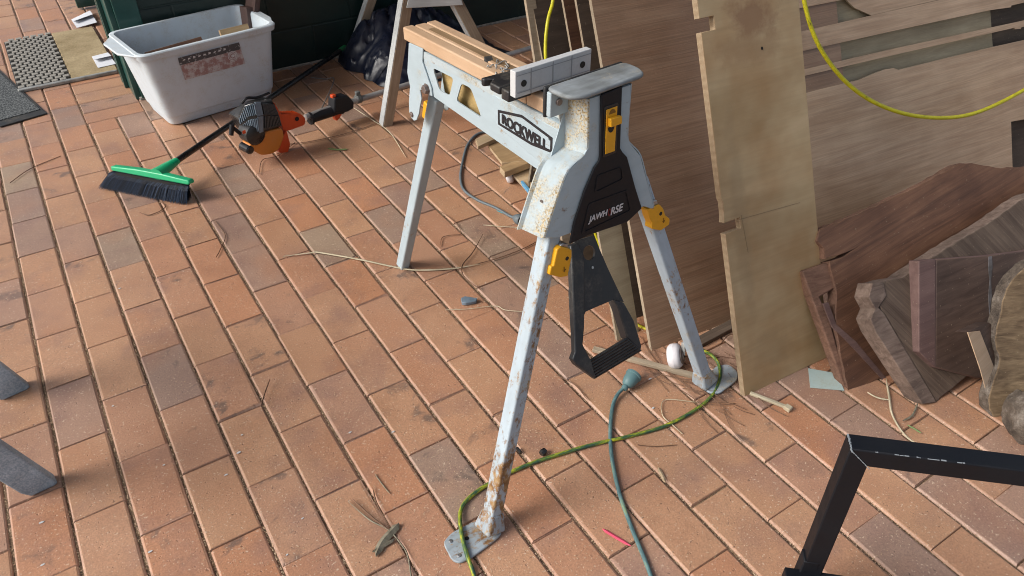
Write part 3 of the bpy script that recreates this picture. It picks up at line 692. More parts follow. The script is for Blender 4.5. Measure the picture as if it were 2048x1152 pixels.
b = MB(); b.prism(WORLD, [fz(655,105)[:2]+V(.02,0), fz(700,97)[:2]+V(0,-.05), fz(708,112)[:2]+V(0,-.05), fz(675,118)[:2]], .001, .012)
tag(b.build('grey_scrap', 'concrete', bevel=.003), 'pale grey scrap on the pavers by the broom handle end', 'scrap')

# ------------------------------------------------------------------ clamping sawhorse
JM = V(1.099,-.476,0); jx = V(.9959,.0906,0); jy = V(-.0906,.9959,0); jz = V(0,0,1.)
J = Frame(JM, jx, jy)                                   # local: x across, y along, z up
TT = math.tan(math.radians(6.3))
FP = Frame(JM, jx, jy*TT + jz)                          # front plane of the tower: x across, y up the plane, z towards viewer
def side(x):                                            # left-facing plane x=const, x axis towards the rear->front, y up, z to the left
    return Frame(J.w(x,0,0), -jy, jz)
def z4(x,y): return (780+x/2.7426, 60+y/2.7426)
def z3(x,y): return (680+x/4.4304, y/4.4304)
def z7(x,y): return (1040+x/3.0325, 100+y/3.0325)
def z5(x,y): return (1060+x/2.743, 400+y/2.743)
def z6(x,y): return (860+x/2.548, 700+y/2.548)
def text_mb(b, fr, s, x, y, size, z, extr=.0006, off=0., shear=0., xs=1., mi=0, xf=None):
    cu = bpy.data.curves.new('t','FONT'); cu.body = s; cu.size = size; cu.extrude = extr; cu.offset = off; cu.shear = shear; cu.align_x = 'CENTER'
    f_ = xf or (lambda a,c,d: (x+a*xs, y+c, z+d)); b.curve(fr, cu, 0, mi, f_)
def clamping_bench():
    R_ = thing('clamping_sawhorse', 'grey steel three legged clamping sawhorse with black front panel and yellow clips', 'sawhorse', JM)
    SL = side(-.043)
    s = lambda pts, zz=z4: [SL.px(*zz(*p)) for p in pts]
    # --- beam: hollow steel box, side plates with two openings
    top0, top1 = SL.px(*z4(110,75)), SL.px(*z4(975,512)); bot0 = SL.px(*z4(240,366)); bot1 = SL.px(*z4(905,825))
    yr = -.655; zt = .79                                     # x of SL runs from rear (negative) to front
    outl = [(yr, zt), (-.145, zt), (-.145, .640), (-.20,.668), (bot0[0], bot0[1])]
    h1 = rounded(s([(822,600),(1005,692),(970,850),(880,800)], z3), .010); h2 = rounded(s([(1075,737),(1160,782),(1255,1045),(1030,895)], z3), .010)
    b = MB(); b.holed(SL, [outl, h1, h2], -.003, 0); b.holed(SL, [outl, h1, h2], -.086, -.083)
    b.box(SL, (yr,zt-.001,-.083),(-.145,zt-.0035,-.003)); be = b.build('beam', 'paint', R_, bevel=.001)
    b = MB(); b.prism(SL, [outl[3], outl[4], (outl[4][0],outl[4][1]+.003), (outl[3][0],outl[3][1]+.003)], -.083, -.003); b.build('beam_underside', 'paint', be)
    b = MB(); b.prism(SL, [(yr+.05,zt-.006),(-.26,zt-.006),(-.26,.69),(bot0[0]+.01,bot0[1]+.005)], -.030,-.024); b.build('dusty_lining', 'sawdust_wood', be)
    # sawdust caked along the top edge of the beam
    b = MB(); b.prism(SL, [(yr+.02,zt-.0005),(-.146,zt-.0005),(-.146,zt-.020),(-.25,zt-.014),(yr+.02,zt-.016)], .0003, .0012); b.build('dust_band', 'paint_top', be)
    # pressed raised panel around the badge
    pan = [(-.375,.778),(-.15,.778),(-.15,.70),(-.22,.690),(-.362,.716)]
    b = MB(); b.prism(SL, rounded(pan,.012), .0002, .0022); b.build('pressed_panel', 'paint', be, bevel=.002)
    # badge: banner outline with lettering
    o_ = [(-.352,.752),(-.275,.769),(-.183,.757),(-.183,.725),(-.246,.717),(-.352,.720)]
    i_ = [(-.3470,.7475),(-.275,.7632),(-.1885,.752),(-.1885,.7300),(-.246,.7229),(-.3470,.7250)]
    b = MB(); b.holed(SL, [o_, i_], .0026, .0032)
    def bow(a, c, d):                       # letters swell towards the middle of the banner
        u = a/.075; k = 1.0 + .22*(1-u*u); return (-.2685+a, .7385+(c-.0107)*k - a*.02, .0029+d)
    for k_, (sx_, sy_) in enumerate(((-.0013,0),(-.0006,.0006),(0,0),(.0006,-.0006),(.0013,0))): text_mb(b, SL, 'ROCKWELL', 0, 0, .0262, 0, .0003, .0003, 0, xf=lambda a,c,d: bow(a*1.02+sx_,c+sy_,d+.0004+k_*.00012))
    text_mb(b, SL, '®', 0, 0, .007, 0, .0003, 0, 0, xf=lambda a,c,d: (-.1915+a,.7485+c,.0029+d))
    b.build('badge', 'ink', be)
    # --- wooden top board: three strips with grooves
    yb0, yb1 = .268, .712
    for x0, x1 in ((-.0425,-.0165),(-.0145,.0145),(.0165,.0425)):
        b = MB(); b.box(Frame(J.w(0,0,0), jy, -jx), (yb0,-x1,.7915),(yb1-(.0 if abs(x0)>.02 else .006),-x0,.8215)); b.build('top_board', 'jaw_board' , R_, bevel=.0035, seg=3)
    b = MB(); b.box(Frame(J.w(0,0,0), jy, -jx), (yb0+.03,-.011,.8217),(yb1-.05,.006,.8222)); b.build('board_groove', 'groove_wood', R_)
    b = MB(); b.box(J, (-.0425,yb0-.06,.7918),(-.020,yb0-.002,.8205)); b.build('board_tongue', 'jaw_board', R_, bevel=.003)
    # slide bar under the moving jaw
    b = MB(); b.box(J, (-.036,.11,.7925),(.036,.262,.814)); b.build('slide_bar', 'paint', R_, bevel=.002)
    # --- moving jaw: black carrier and white ribbed face
    b = MB(); b.prism(J, [(-.098,.335),(-.098,.325),(-.080,.318),(-.098,.306),(-.098,.276),(.10,.276),(.10,.31),(.075,.322),(.05,.318),(.02,.333),(-.03,.330)], .8225, .838); b.box(J, (-.095,.252,.815),(.095,.276,.8365)); b.build('jaw_carrier', 'black_dusty', R_, bevel=.003)
    ff = Frame(J.w(0,.236,0), jx, jz); A = ff.px(1029.8,143); 
    b = MB(); b.box(ff, (-.092,.8285,-.016),(.092,.8785,0)); wf = b.build('jaw_face', 'white_face', R_, bevel=.0012)
    b = MB()
    for x in (-.056,-.004,.042): b.box(ff, (x-.0009,.830,.0003),(x+.0009,.8775,.0009))
    for z in (.8375,.8705): b.box(ff, (-.090,z-.0007,.0010),(.090,z+.0007,.0015))
    b.build('groove', 'groove', wf)
    for x in (-.073,.070):
        b = MB(); c = ff.w(x,.853,0); b.lathe(c, c+ff.z, [(.0,.0062),(.0014,.0062)], 18); b.build('screw_hole', 'hole', wf)
    # --- fixed jaw on the tower
    b = MB(); b.prism(J, rounded([(-.092,.100),(-.094,.150),(.092,.150),(.094,.112),(.082,.086),(-.070,.082)], .014), .872, .8805); fj = b.build('fixed_jaw', 'jaw_metal', R_, bevel=.004, seg=3)
    b = MB(); b.box(J, (-.094,.1505,.822),(.092,.158,.879)); b.build('jaw_pad', 'rubber', fj, bevel=.003)
    b = MB(); b.box(J, (-.092,.138,.826),(-.050,.1495,.8715)); b.build('jaw_bracket', 'paint', fj, bevel=.002)
    c = J.w(-.074,.138,.852); b = MB(); b.lathe(c, c-jy, [(0,.0065),(.004,.006),(.0045,.003)], 14); b.build('bolt', 'bolt', fj)
    b = MB(); b.box(J, (.070,.108,.858),(.096,.145,.8715)); b.build('end_stop', 'black_plastic', fj, bevel=.004)
    # --- tower: pressed steel, folded sides; black plastic centre panel
    q = lambda x,y,zz: FP.px(*zz(x,y))
    fl = [q(1095,365,z4), q(1090,640,z4), q(1063,690,z4), q(985,765,z4), q(930,900,z4), q(850,1140,z4)]
    frr = [FP.px(1262,172), FP.px(1255,272), FP.px(1263,290), FP.px(1281,312), FP.px(1296,370), FP.px(1309,420)]
    tl = (fl[0][0], .872/math.cos(0)); 
    fl2 = [(fl[0][0], .868)] + [tuple(p) for p in fl[1:]]; fr2 = [(frr[0][0], .868)] + [tuple(p) for p in frr[1:]]
    zb = fl2[-1][1]
    poly = fl2 + [(fl2[-1][0]+.03, zb-.012), (fr2[-1][0]-.03, zb-.03)] + fr2[::-1]
    b = MB(); b.prism(FP, poly, -.004, 0); tw = b.build('tower_front', 'paint', R_, bevel=.001)
    D = .055
    def sideplate(cv, sg, mat, nm):
        b = MB(); v = []; f = []; n = len(cv)
        rows = []
        for (xx, yy) in cv: rows.append(((xx, yy)))
        # rounded fold, side wall, returned lip
        sec = [(0,.0),(sg*.0035,-.0012),(sg*.0055,-.0055),(sg*.0075,-.03),(sg*.0095,-D),(sg*.017,-D-.004),(sg*.0165,-D-.007),(sg*.006,-D-.004),(sg*.003,-.006),(0,-.004)]
        P = spline([V(x,y,0) for x,y in cv], 4); dirs = []
        for i, p in enumerate(P):
            for (dx, dz) in sec: v.append((p[0]+dx, p[1], dz))
        k = len(sec); N = len(P)
        for i in range(N-1):
            for j in range(k): j2 = (j+1) % k; f.append((i*k+j, (i+1)*k+j, (i+1)*k+j2, i*k+j2))
        f.append(tuple(range(k))); f.append(tuple((N-1)*k+j for j in range(k-1,-1,-1)))
        b.local(FP, v, f); o = b.build(nm, mat, R_, smooth=True); return o
    sideplate(fl2, -1, 'paint_dusty', 'tower_side'); sideplate(fr2, 1, 'paint', 'tower_side')
    b = MB(); b.box(FP, (fl2[0][0]-.004,.855,-.05),(fr2[0][0]+.004,.868,-.004)); b.build('tower_cap', 'paint', R_)
    # back plate so the tower reads as hollow box
    b = MB(); b.prism(FP, [(fl2[0][0],.86),(fl2[3][0],fl2[3][1]),(fl2[5][0],zb),(fr2[5][0],zb),(fr2[3][0],fr2[3][1]),(fr2[0][0],.86)], -D-.001, -D+.001); b.build('tower_back', 'paint', R_)
    c = FP.w(fl2[4][0]-.008, fl2[4][1]-.02, -.030)
    n_ = -jx*.97-jz*.2; b = MB(); b.lathe(c, c+n_, [(0,.0085),(.004,.0085),(.0045,.0062),(.010,.0060),(.0105,.004)], 6); b.build('side_bolt', 'bolt', tw)
    # black panel
    pl = [FP.px(1199,188), q(475,640,z7), q(468,670,z7), q(440,710,z7), q(380,850,z7), q(318,1040,z7), FP.px(1136,487), FP.px(1174,469), q(640,1040,z7), q(730,955,z7), q(690,830,z7), q(640,645,z7), q(612,615,z7), q(598,590,z7), FP.px(1241,170)]
    b = MB(); b.prism(FP, pl, .0005, .0055); bp = b.build('front_panel', 'black_plastic', R_, bevel=.003, seg=3)
    def raised(pts, nm):
        P = [q(x,y,z7) for x,y in pts]; c = sum(P)/len(P); inn = [c+(p-c)*.90 for p in P]
        b = MB(); b.holed(FP, [rounded(P,.006), rounded(inn,.005)], .0055, .0072); b.build(nm, 'black_plastic', bp, bevel=.0008)
    raised([(455,755),(605,700),(615,775),(437,862)], 'raised_rim'); raised([(405,925),(640,840),(667,965),(358,1112)], 'raised_rim')
    # lock lever in its recess
    rc = [q(505,357,z7), q(572,333,z7), q(556,606,z7), q(499,626,z7)]
    b = MB(); b.prism(FP, rounded([q(497,340,z7),q(582,312,z7),q(570,618,z7),q(488,650,z7)],.005), .0056,.0066); b.build('lever_bezel', 'gloss_black', bp, bevel=.001)
    b = MB(); b.prism(FP, rc, .0068, .0084); lv = b.build('lock_lever', 'yellow', bp, bevel=.0008)
    sl = [q(510,405,z7), q(577,385,z7), q(578,432,z7), q(512,456,z7)]
    b = MB(); b.prism(FP, sl, .0084, .0175); b.build('lever_knob', 'yellow', lv, bevel=.0012)
    cc = q(532,470,z7); b = MB(); b.prism(FP, [(cc[0]+.0078*math.cos(a*.2856),cc[1]-.011*math.sin(a*.2856)+.004) for a in range(12)], .0085, .0089); b.build('lever_notch', 'hole', lv)
    cc = q(540,378,z7); b = MB(); b.prism(FP, [(cc[0]+.0078*math.cos(a*.2856),cc[1]+.008*math.sin(a*.2856)) for a in range(12)], .0085, .0088); b.build('lever_notch', 'lever_dark', lv)
    # lettering
    p0, p1 = q(400,1052,z7), q(612,965,z7); h = (q(415,1000,z7)-p0)[1]
    L_ = p1[0]-p0[0]; sl_ = (p1[1]-p0[1])/L_
    cx = (p0[0]+p1[0])/2; zmid = (p0[1]+p1[1])/2
    def put(s, mat, nm, xc, w):
        cu = MB(); tmp = MB(); text_mb(tmp, WORLD, s, 0,0, 1., 0, 0., .02, .25); A = np.array(tmp.v); x0_, x1_ = A[:,0].min(), A[:,0].max(); y0_, y1_ = A[:,1].min(), A[:,1].max()
        f_ = lambda a,c_,d: (cx + (xc-.5)*L_ + (a-(x0_+x1_)/2)/(x1_-x0_)*w*L_, zmid + sl_*((xc-.5)*L_+ (a-(x0_+x1_)/2)/(x1_-x0_)*w*L_) + (c_-y0_)/(y1_-y0_)*.0158, .0064+d*.0004)
        text_mb(cu, FP, s, 0,0, 1., 0, 1., .02, .25, xf=f_); cu.build(nm, mat, bp)
    put('JAWH', 'decal_white', 'lettering', .275, .55); put('O', 'decal_red', 'worn_letter', .595, .07); put('RSE', 'decal_white', 'lettering', .815, .37)
    # --- front legs and feet
    def leg(foot_px, top_px, topz, mat, nm, tw, w=.030):
        pass
    lf = J.w(-.349,-.002,.012); ltop = FP.w(-.108,.66,-.030)
    kf = J.w(.352,.006,.012); ktop = FP.w(.110,.66,-.030)
    ll = MB().bar(lf, ltop, .031, .033, jy, twist=0).build('leg', 'paint_rusty', R_, bevel=.004, seg=3); ll['label'] = 'rusty front leg'
    MB().bar(kf, ktop, .031, .033, jy).build('leg', 'paint_leg', R_, bevel=.004, seg=3)
    for nm, pts, base, in (('l', [(65,980),(110,930),(230,868),(345,890),(370,930),(330,970),(215,1055),(150,1085),(110,1070)], lf), ('r', None, kf)):
        if pts: P = [J.loc(fz(*z6(*p), .008))[:2] for p in pts]
        else: P = [J.loc(fz(*z5(*p), .008))[:2] for p in [(910,985),(960,965),(1030,905),(1090,900),(1140,940),(1140,985),(1040,1060),(990,1060),(920,1010)]]
        b = MB(); b.prism(J, rounded(P,.010,3), .002, .0085); ft = b.build('foot', 'paint_foot', R_, bevel=.002)
        d = (ltop-lf if pts else ktop-kf); d = d/np.linalg.norm(d); b = MB(); b.bar(base-V(0,0,.002), base+d*.045, .052, .052, jy, w1=.034, h1=.036); b.build('collar', 'paint_foot', ft, bevel=.006)
        if pts:
            for x,y,rr,mt in ((105,975,.0045,'steel'),(148,1048,.0045,'steel')):
                c = fz(*z6(x,y), .0085); b = MB(); b.lathe(c, c+V(0,0,1), [(0,rr),(.0012,rr),(.002,rr*.5)], 12); b.build('rivet', mt, ft)
            c = fz(*z6(188,960), .0087); b = MB(); b.lathe(c, c+V(0,0,1), [(0,.0048),(.0004,.0048)], 14); b.build('bolt_hole', 'dark_hole', ft)
    # --- yellow leg clips
    for sg, pts, tilt in ((-1, z5, 0),(1, z5, 0)):
        if sg < 0: P = [(130,262),(150,243),(212,262),(212,300),(190,408),(150,415),(87,400),(97,355),(110,352)]
        else: P = [(625,45),(690,15),(712,40),(722,75),(747,95),(745,125),(700,158),(648,150),(652,122),(637,90)]
        fpl = Frame(FP.w(0,0,-.010), FP.x, FP.y)
        Q = [fpl.px(*z5(*p)) for p in P]
        b = MB(); b.prism(fpl, rounded(Q,.003), -.010, .010); cl = b.build('leg_clip', 'yellow', R_, bevel=.004, seg=3)
        c = fpl.w(*fpl.px(*(z5(184,310) if sg < 0 else z5(697,66))), .010); b = MB(); b.lathe(c, c+fpl.z, [(-.001,.0042),(.0006,.0042)], 12); b.build('clip_hole', 'hole', cl)
        e = fpl.px(*(z5(168,375) if sg < 0 else z5(712,108))); b = MB()
        b.prism(fpl, [(e[0]-.004,e[1]+.002),(e[0],e[1]-.004),(e[0]+.004,e[1]+.002),(e[0],e[1]-.0015)], .0098,.0112); b.prism(fpl, [(e[0]-.0008,e[1]),(e[0]+.0008,e[1]),(e[0]+.0008,e[1]+.008),(e[0]-.0008,e[1]+.008)], .0098,.0112); b.build('clip_arrow', 'lever_dark', cl)
        tpx = [(152,247),(165,228),(195,232),(195,254)] if sg < 0 else [(632,32),(650,-2),(682,-6),(690,18)]
        b = MB(); b.prism(fpl, [fpl.px(*z5(*p)) for p in tpx], -.011, .008); b.build('clip_pin', 'steel', cl, bevel=.002)
    # --- rear leg and bracket
    rf = J.w(.004,.935,.0); rtop = J.w(.002,.655,.665)
    MB().bar(rf, rtop, .034, .030, jx, twist=0).build('leg', 'paint', R_, bevel=.005, seg=3)
    br = s([(622,375),(608,640),(632,760),(622,900),(625,985),(640,1035),(668,1068),(690,1060),(712,1000),(718,950),(735,870),(722,800),(745,785),(800,840),(830,850),(822,780),(742,545),(746,430)], z3)
    b = MB(); b.prism(SL, br, .0006, .0040); bk = b.build('hinge_bracket', 'paint', R_, bevel=.001)
    b = MB(); b.prism(SL, br, -.0885, -.0862); b.build('hinge_bracket', 'paint', R_, bevel=.001)
    for p, rr, hh in ((z3(783,783), .0105,.009),(z3(650,1010),.0055,.003)):
        c = SL.w(*SL.px(*p), .004); b = MB(); b.lathe(c, c+SL.z, [(0,rr*1.25),(.0015,rr*1.25),(.0016,rr),(hh,rr*.97),(hh+.001,rr*.7)], 6 if rr > .008 else 14); b.build('bolt', 'bolt', bk)
    c = J.w(.008,.70,.60); b = MB(); b.box(Frame(c, jx, jz*.95-jy*.3), (-.006,-.03,-.03),(.022,.02,.014)); b.build('leg_clip', 'yellow', R_, bevel=.003)
    # --- foot pedal
    PD = Frame(J.w(0,0,.29), jx, jy*.54 + jz)
    k = lambda pts: [PD.px(*z5(*p)) for p in pts]
    web = k([(240,225),(345,195),(420,370),(510,560),(455,545),(300,612),(288,640),(292,678),(225,690),(215,500)])
    hole = [PD.px(*z5(320+34*math.cos(a*.5236), 290+42*math.sin(a*.5236))) for a in range(12)]
    b = MB(); b.holed(PD, [web, hole], -.003, .003); pd = b.build('pedal', 'pedal_black', R_, bevel=.001)
    b = MB(); b.prism(PD, k([(205,250),(245,232),(278,320),(282,500),(280,690),(272,790),(320,880),(345,980),(235,900),(215,870),(230,830),(222,640),(212,400)]), -.004, .012); b.build('pedal_arm', 'pedal_black', pd, bevel=.003)
    b = MB(); b.prism(PD, k([(455,545),(510,562),(565,660),(607,800),(600,830),(530,758),(480,600)]), -.022, .004); b.build('pedal_arm', 'pedal_black', pd, bevel=.003)
    b = MB(); b.prism(PD, k([(318,882),(525,755),(607,825),(345,982)]), -.004, .006); tr = b.build('pedal_tread', 'pedal_black', pd, bevel=.002)
    b = MB()
    for i in range(7):
        u = (i+.5)/7; a0 = V(*z5(318,882))*(1-u)+V(*z5(345,982))*u; a1 = V(*z5(525,755))*(1-u)+V(*z5(607,825))*u
        p, q_ = PD.w(*PD.px(*a0),.0062), PD.w(*PD.px(*a1),.0062); b.bar(p*.97+q_*.03, p*.03+q_*.97, .0018,.0022)
    b.build('tread_rib', 'gloss_black', tr)
    c = PD.w(*PD.px(*z5(337,370)), .003); b = MB(); b.lathe(c, c+PD.z, [(0,.003),(.0012,.003)], 10); b.build('rivet', 'steel', pd)
    return R_
plastic('lever_dark', (.22,.10,.006), .6, .1)
clamping_bench()
# bits lying on the top board
r_ = MB(); f_ = Frame(J.w(-.004,.437,.8225), jy*.8+jx*.5, jx); r_.prism(f_, [(-.016,-.010),(.014,-.011),(.017,.010),(-.012,.012)], 0, .017); tag(r_.build('rubber_block', 'rubber', bevel=.004), 'small black rubber block on the groove of the sawhorse top', 'block')
r_ = MB()
for k in range(16):
    c = J.w(-.018+rng.normal(0,.012), .375+rng.normal(0,.016), .8225); d = rng.normal(0,.006,3); r_.tube([c, c+d*V(1,1,.4)+V(0,0,.003), c+d*1.6*V(1,1,.0)+V(0,0,.001)], .0013, 5, 3)
tag(r_.build('metal_swarf', 'foil_grey' if 'foil_grey' in M else 'galv'), 'little heap of grey metal shavings on the sawhorse top board', 'shavings', kind='stuff')

# ------------------------------------------------------------------ sheets and planks leaning at the right
PF = lean(fz(1304,703), -5, 26)
def sheet(fr, pts, th, mats, name, label, cat, z1=0., group=None, px=True, bevel=.0):
    P = [fr.px(*p, z1) if px else p for p in pts]
    b = MB(); b.prism(fr, P, z1-th, z1, side=1); o = b.build(name, mats, bevel=bevel); return tag(o, label, cat, group)
# big sheet behind the right leg: left edge traced, the rest hidden
x0, x1 = 0., .78
sheet(PF, [(0,0),(.285,-.004),(.80,.01),(.80,1.22),(.0,1.22)], .012, ['ply','edge_pale'], 'plywood_sheet', 'wide brown plywood sheet leaning behind the right sawhorse leg', 'plywood', px=False, group='sheets leaning at the right')
# narrow sheets further behind, each with its own foot
f2 = lean(fz(1262,640), -6, 26); sheet(f2, [(0,0),(.30,0),(.30,1.2),(0,1.2)], .010, ['ply_dark','edge_pale'], 'plywood_sheet', 'dark grey plywood sheet just left of the wide brown sheet', 'plywood', px=False, group='sheets leaning at the right')
f3 = lean(fz(1235,682), -2, 23); sheet(f3, [(0,0),(.075,0),(.075,.5),(0,.5)], .009, ['ply_grey','edge_pale'], 'plywood_strip', 'grey brown ply strip standing behind the foot pedal', 'plywood', px=False, group='sheets leaning at the right')
f4 = lean(fz(1270,600)+V(0,.05,0), -4, 24.5); sheet(f4, [(-.035,0),(.05,0),(.05,.70),(.044,.70),(.044,.735),(.05,.735),(.05,1.2),(-.035,1.2)], .009, ['slab_brown','edge_pale'], 'plywood_strip', 'orange brown stepped strip leaning behind the white jaw face', 'plywood', px=False, group='sheets leaning at the right')
f5 = lean(fz(1262,575)+V(-.05,.10,0), -4, 24.5); sheet(f5, [(-.05,0),(.15,0),(.15,1.2),(-.05,1.2)], .009, ['ply_dark','edge_pale'], 'plywood_sheet', 'dark sheet with a pale edge furthest left in the leaning stack', 'plywood', px=False, group='sheets leaning at the right')
f6 = lean(fz(1240,560)+V(-.05,.12,0), -4, 20); sheet(f6, [(-.06,0),(-.03,0),(-.03,1.15),(-.06,1.15)], .012, ['edge_pale','edge_pale'], 'timber_lath', 'thin pale lath leaning at the left of the sheet stack', 'lath', px=False)
# rail under the sheets
b = MB(); b.bar(fz(1395,690), fz(1640,560), .03, .03); tag(b.build('floor_rail', 'ply_dark', bevel=.002), 'dark timber rail on the floor under the wide plywood sheet', 'timber')
# cut-out sheet on the right: dark back, grey middle, brown front with slots
def q8(x,y): return (1560+x/2.744, y/2.744)
CF = Frame(PF.o + PF.z*.004, PF.x, PF.y)
P = lambda pts, off: [CF.px(*q8(*p), off) for p in pts]
b = MB(); b.prism(CF, P([(-60,-420),(1700,-420),(1700,1300),(-60,1300)], -.04), -.052, -.04, side=1); tag(b.build('backing_sheet', ['ply_dark','edge_pale']), 'dark backing sheet seen through the slots of the cut sheet', 'plywood')
b = MB(); b.prism(CF, P([(160,30),(360,-90),(1130,-300),(1168,262),(214,500)], -.022), -.032, -.022, side=1); tag(b.build('plywood_sheet', ['ply_grey','edge_pale']), 'greenish grey ply panel between the slots of the cut sheet', 'plywood')
P = lambda pts, off=0.: [CF.px(*q8(*p), off) for p in pts]
b = MB()
b.prism(CF, P([(-60,215),(85,180),(505,84),(1000,-28),(1600,-180),(1700,-60),(1339,14),(1270,30),(1268,40),(1150,56),(620,170),(100,286),(-60,320)]), -.010, 0, side=1)
b.prism(CF, P([(-60,420),(110,386),(620,268),(1339,112),(1700,30),(1700,60),(1339,146),(1325,150),(1322,158),(1290,160),(1288,152),(640,298),(118,420),(-60,458)]), -.010, 0, side=1)
b.prism(CF, P([(-60,570),(125,515),(215,491),(440,437),(520,402),(580,380),(625,374),(650,384),(900,322),(1168,258),(1339,220),(1700,140),(1700,640),(1339,655),(1268,668),(1276,905),(1280,1000),(900,1240),(200,1500),(-60,1500)]), -.010, 0, side=1)
b.prism(CF, P([(-60,85),(70,52),(340,0),(700,-90),(700,-200),(-60,-60)]), -.010, 0, side=1)
b.prism(CF, P([(375,0),(420,42),(510,82),(1000,-30),(1000,-200),(380,-150)]), -.011, -.006, side=1)
o = b.build('cut_sheet', ['ply_light','edge_pale']); tag(o, 'large grey brown plywood sheet with long slots cut across it', 'plywood')
# pale plank with notches
KF = lean(fz(1490,793), -3.4, 23.6)
W_ = .300
L0 = KF.px(1490,793); nt = lambda x,y: KF.px(x,y)
def z8(x,y): return (1060+x/2.7433, y/2.7433)
n1 = [KF.px(*z5(1048,195))[1], KF.px(*z5(1060,128))[1], KF.px(*z5(1185,150))[0]]
n2b, n2t = KF.px(*z8(955,175))[1], KF.px(*z8(950,98))[1]; dx = .040
pl = [(0,0),(W_,0),(W_,1.25),(0,1.25),(0,n2t),(.041,n2t),(.041,n2b),(0,n2b),(.0,.52),(.004,.51),(.003,n1[1]+.02),(0,n1[1]),(.050,n1[1]),(.050,n1[0]),(0,n1[0])]
b = MB(off=False); b.prism(KF, pl, -.018, 0, side=1); tag(b.build('notched_plank', ['plank_face','ply_edge'], bevel=.0008), 'long pale plywood plank with two notches in its left edge', 'plank')
stain('plank_face', [(*KF.px(1505,35),.085,.06,.75,(.24,.125,.06)), (*KF.px(1500,90),.12,.05,.5,(.30,.18,.085)), (*KF.px(1480,430),.03,.30,.35,(.27,.19,.10)), (*KF.px(1640,300),.03,.2,.3,(.27,.18,.09)), (*KF.px(1540,700),.10,.06,.35,(.27,.20,.11))])
# pencil lines and knot hole of the plank are thin marks on its face
ko = bpy.data.objects['notched_plank']
ROOT[ko.name] = np.array(ko.location)
b = MB(); c = KF.px(*z8(1272,265)); b.prism(KF, [(c[0]+.003*math.cos(a),c[1]+.004*math.sin(a)) for a in np.linspace(0,5.6,9)], .0004, .0009); b.build('nail_hole', 'dark_hole', ko)
b = MB(); b.bar(KF.w(*KF.px(1482,430),.0006), KF.w(*KF.px(1496,505),.0006), .0006, .0006); b.bar(KF.w(*KF.px(1440,450),.0006), KF.w(*KF.px(1600,405),.0006), .0004, .0006); b.build('pencil_mark', 'pencil', ko)

# ------------------------------------------------------------------ timber slabs, block and log
def s9(x,y): return (1560+x/1.92, 300+y/1.92)
def slab(o, yaw, th, pts, thick, mats, name, label, cat, off=0., grain=0., bevel=.003, rough=0.):
    fr = lean(o, yaw, th)
    P = [fr.px(*s9(*p), off) for p in pts]
    if rough:
        Q = []
        for i, p in enumerate(P):
            a = P[(i+1) % len(P)]; L = np.linalg.norm(a-p); n = max(1,int(L/.02)); nn = V(-(a-p)[1],(a-p)[0])/max(L,1e-6)
            for k in range(n): Q.append(p+(a-p)*k/n + (nn*rng.normal(0,rough) if k else 0))
        P = Q
    c, s_ = math.cos(math.radians(grain)), math.sin(math.radians(grain))
    g = Frame(fr.o, fr.x*c+fr.y*s_, fr.y*c-fr.x*s_)
    P = [g.loc(fr.w(p[0],p[1]))[:2] for p in P]
    b = MB(); b.prism(g, P, off-thick, off, side=1); return tag(b.build(name, mats, bevel=bevel), label, cat), fr
o1, S1 = slab(V(1.737,-.652,0), -12, 38, [(190,428),(245,410),(300,372),(250,395),(175,418),(168,375),(143,350),(152,305),(300,245),(520,145),(690,50),(760,55),(850,70),(1000,60),(1250,60),(1250,300),(900,640),(440,855),(262,930),(215,690),(215,530)], .035, ['slab_brown','slab_edge'], 'timber_slab', 'big red brown live edge slab leaning on the cut sheet', 'timber slab', grain=14, rough=.0012)
b = MB(); fr = S1
P1 = [fr.px(*s9(x,y), -.012) for x,y in ((80,465),(188,430),(218,525),(150,565),(185,640),(262,928),(245,922))]
b = MB(); b.prism(fr, P1, -.036, -.008); o = b.build('split_end', 'slab_edge', None, bevel=.004); ROOT[o1.name] = np.array(o1.location); o.parent = o1; o.location = o.location - o1.location
b = MB(); b.prism(fr, [fr.px(*s9(x,y)) for x,y in ((165,590),(185,585),(215,670),(290,735),(415,885),(395,885),(270,750),(200,680))], -.004, .0012); o = b.build('pale_scar', 'block_end', None); o.parent = o1; o.location = o.location - o1.location
o2, S2 = slab(V(1.894,-.804,0), -8, 36, [(355,510),(385,508),(470,490),(545,440),(640,375),(800,280),(937,185),(1200,60),(1200,500),(880,760),(700,885),(600,970),(480,760),(390,610)], .05, ['slab_grey','slab_greyedge'], 'timber_slab', 'grey weathered slab with jagged left end in front of the brown slab', 'timber slab', grain=-52, rough=.0012)
ROOT[o2.name] = np.array(o2.location); fr = S2
b = MB(); b.prism(fr, [fr.px(*s9(x,y)) for x,y in ((352,512),(395,510),(405,560),(375,605),(395,625),(480,770),(598,968),(545,975),(440,815),(365,700),(345,650),(362,610),(338,565))], -.045, .003); o = b.build('jagged_end', 'slab_greyedge', None, bevel=.0015); o.parent = o2; o.location = o.location - o2.location
o3, S3 = slab(V(2.03,-.835,.0), -8, 33, [(600,420),(800,405),(937,388),(1150,350),(1150,700),(870,880),(757,876),(597,836)], .055, ['block_dark','block_end'], 'timber_block', 'dark brown sawn block resting on the grey slab', 'timber block', off=.0, grain=2)
ROOT[o3.name] = np.array(o3.location); fr = S3
b = MB(); b.prism(fr, [fr.px(*s9(x,y)) for x,y in ((533,425),(598,419),(596,836),(533,776))], -.03, .0006); o = b.build('sawn_end', 'block_end', None, bevel=.002); o.parent = o3; o.location = o.location - o3.location
b = MB(); b.prism(fr, [fr.px(*s9(x,y)) for x,y in ((800,410),(812,407),(815,450),(809,500),(812,560),(806,600),(803,645),(799,560),(803,500),(798,450))], .0004, .0012); o = b.build('paint_smear', 'smear', None); o.parent = o3; o.location = o.location - o3.location
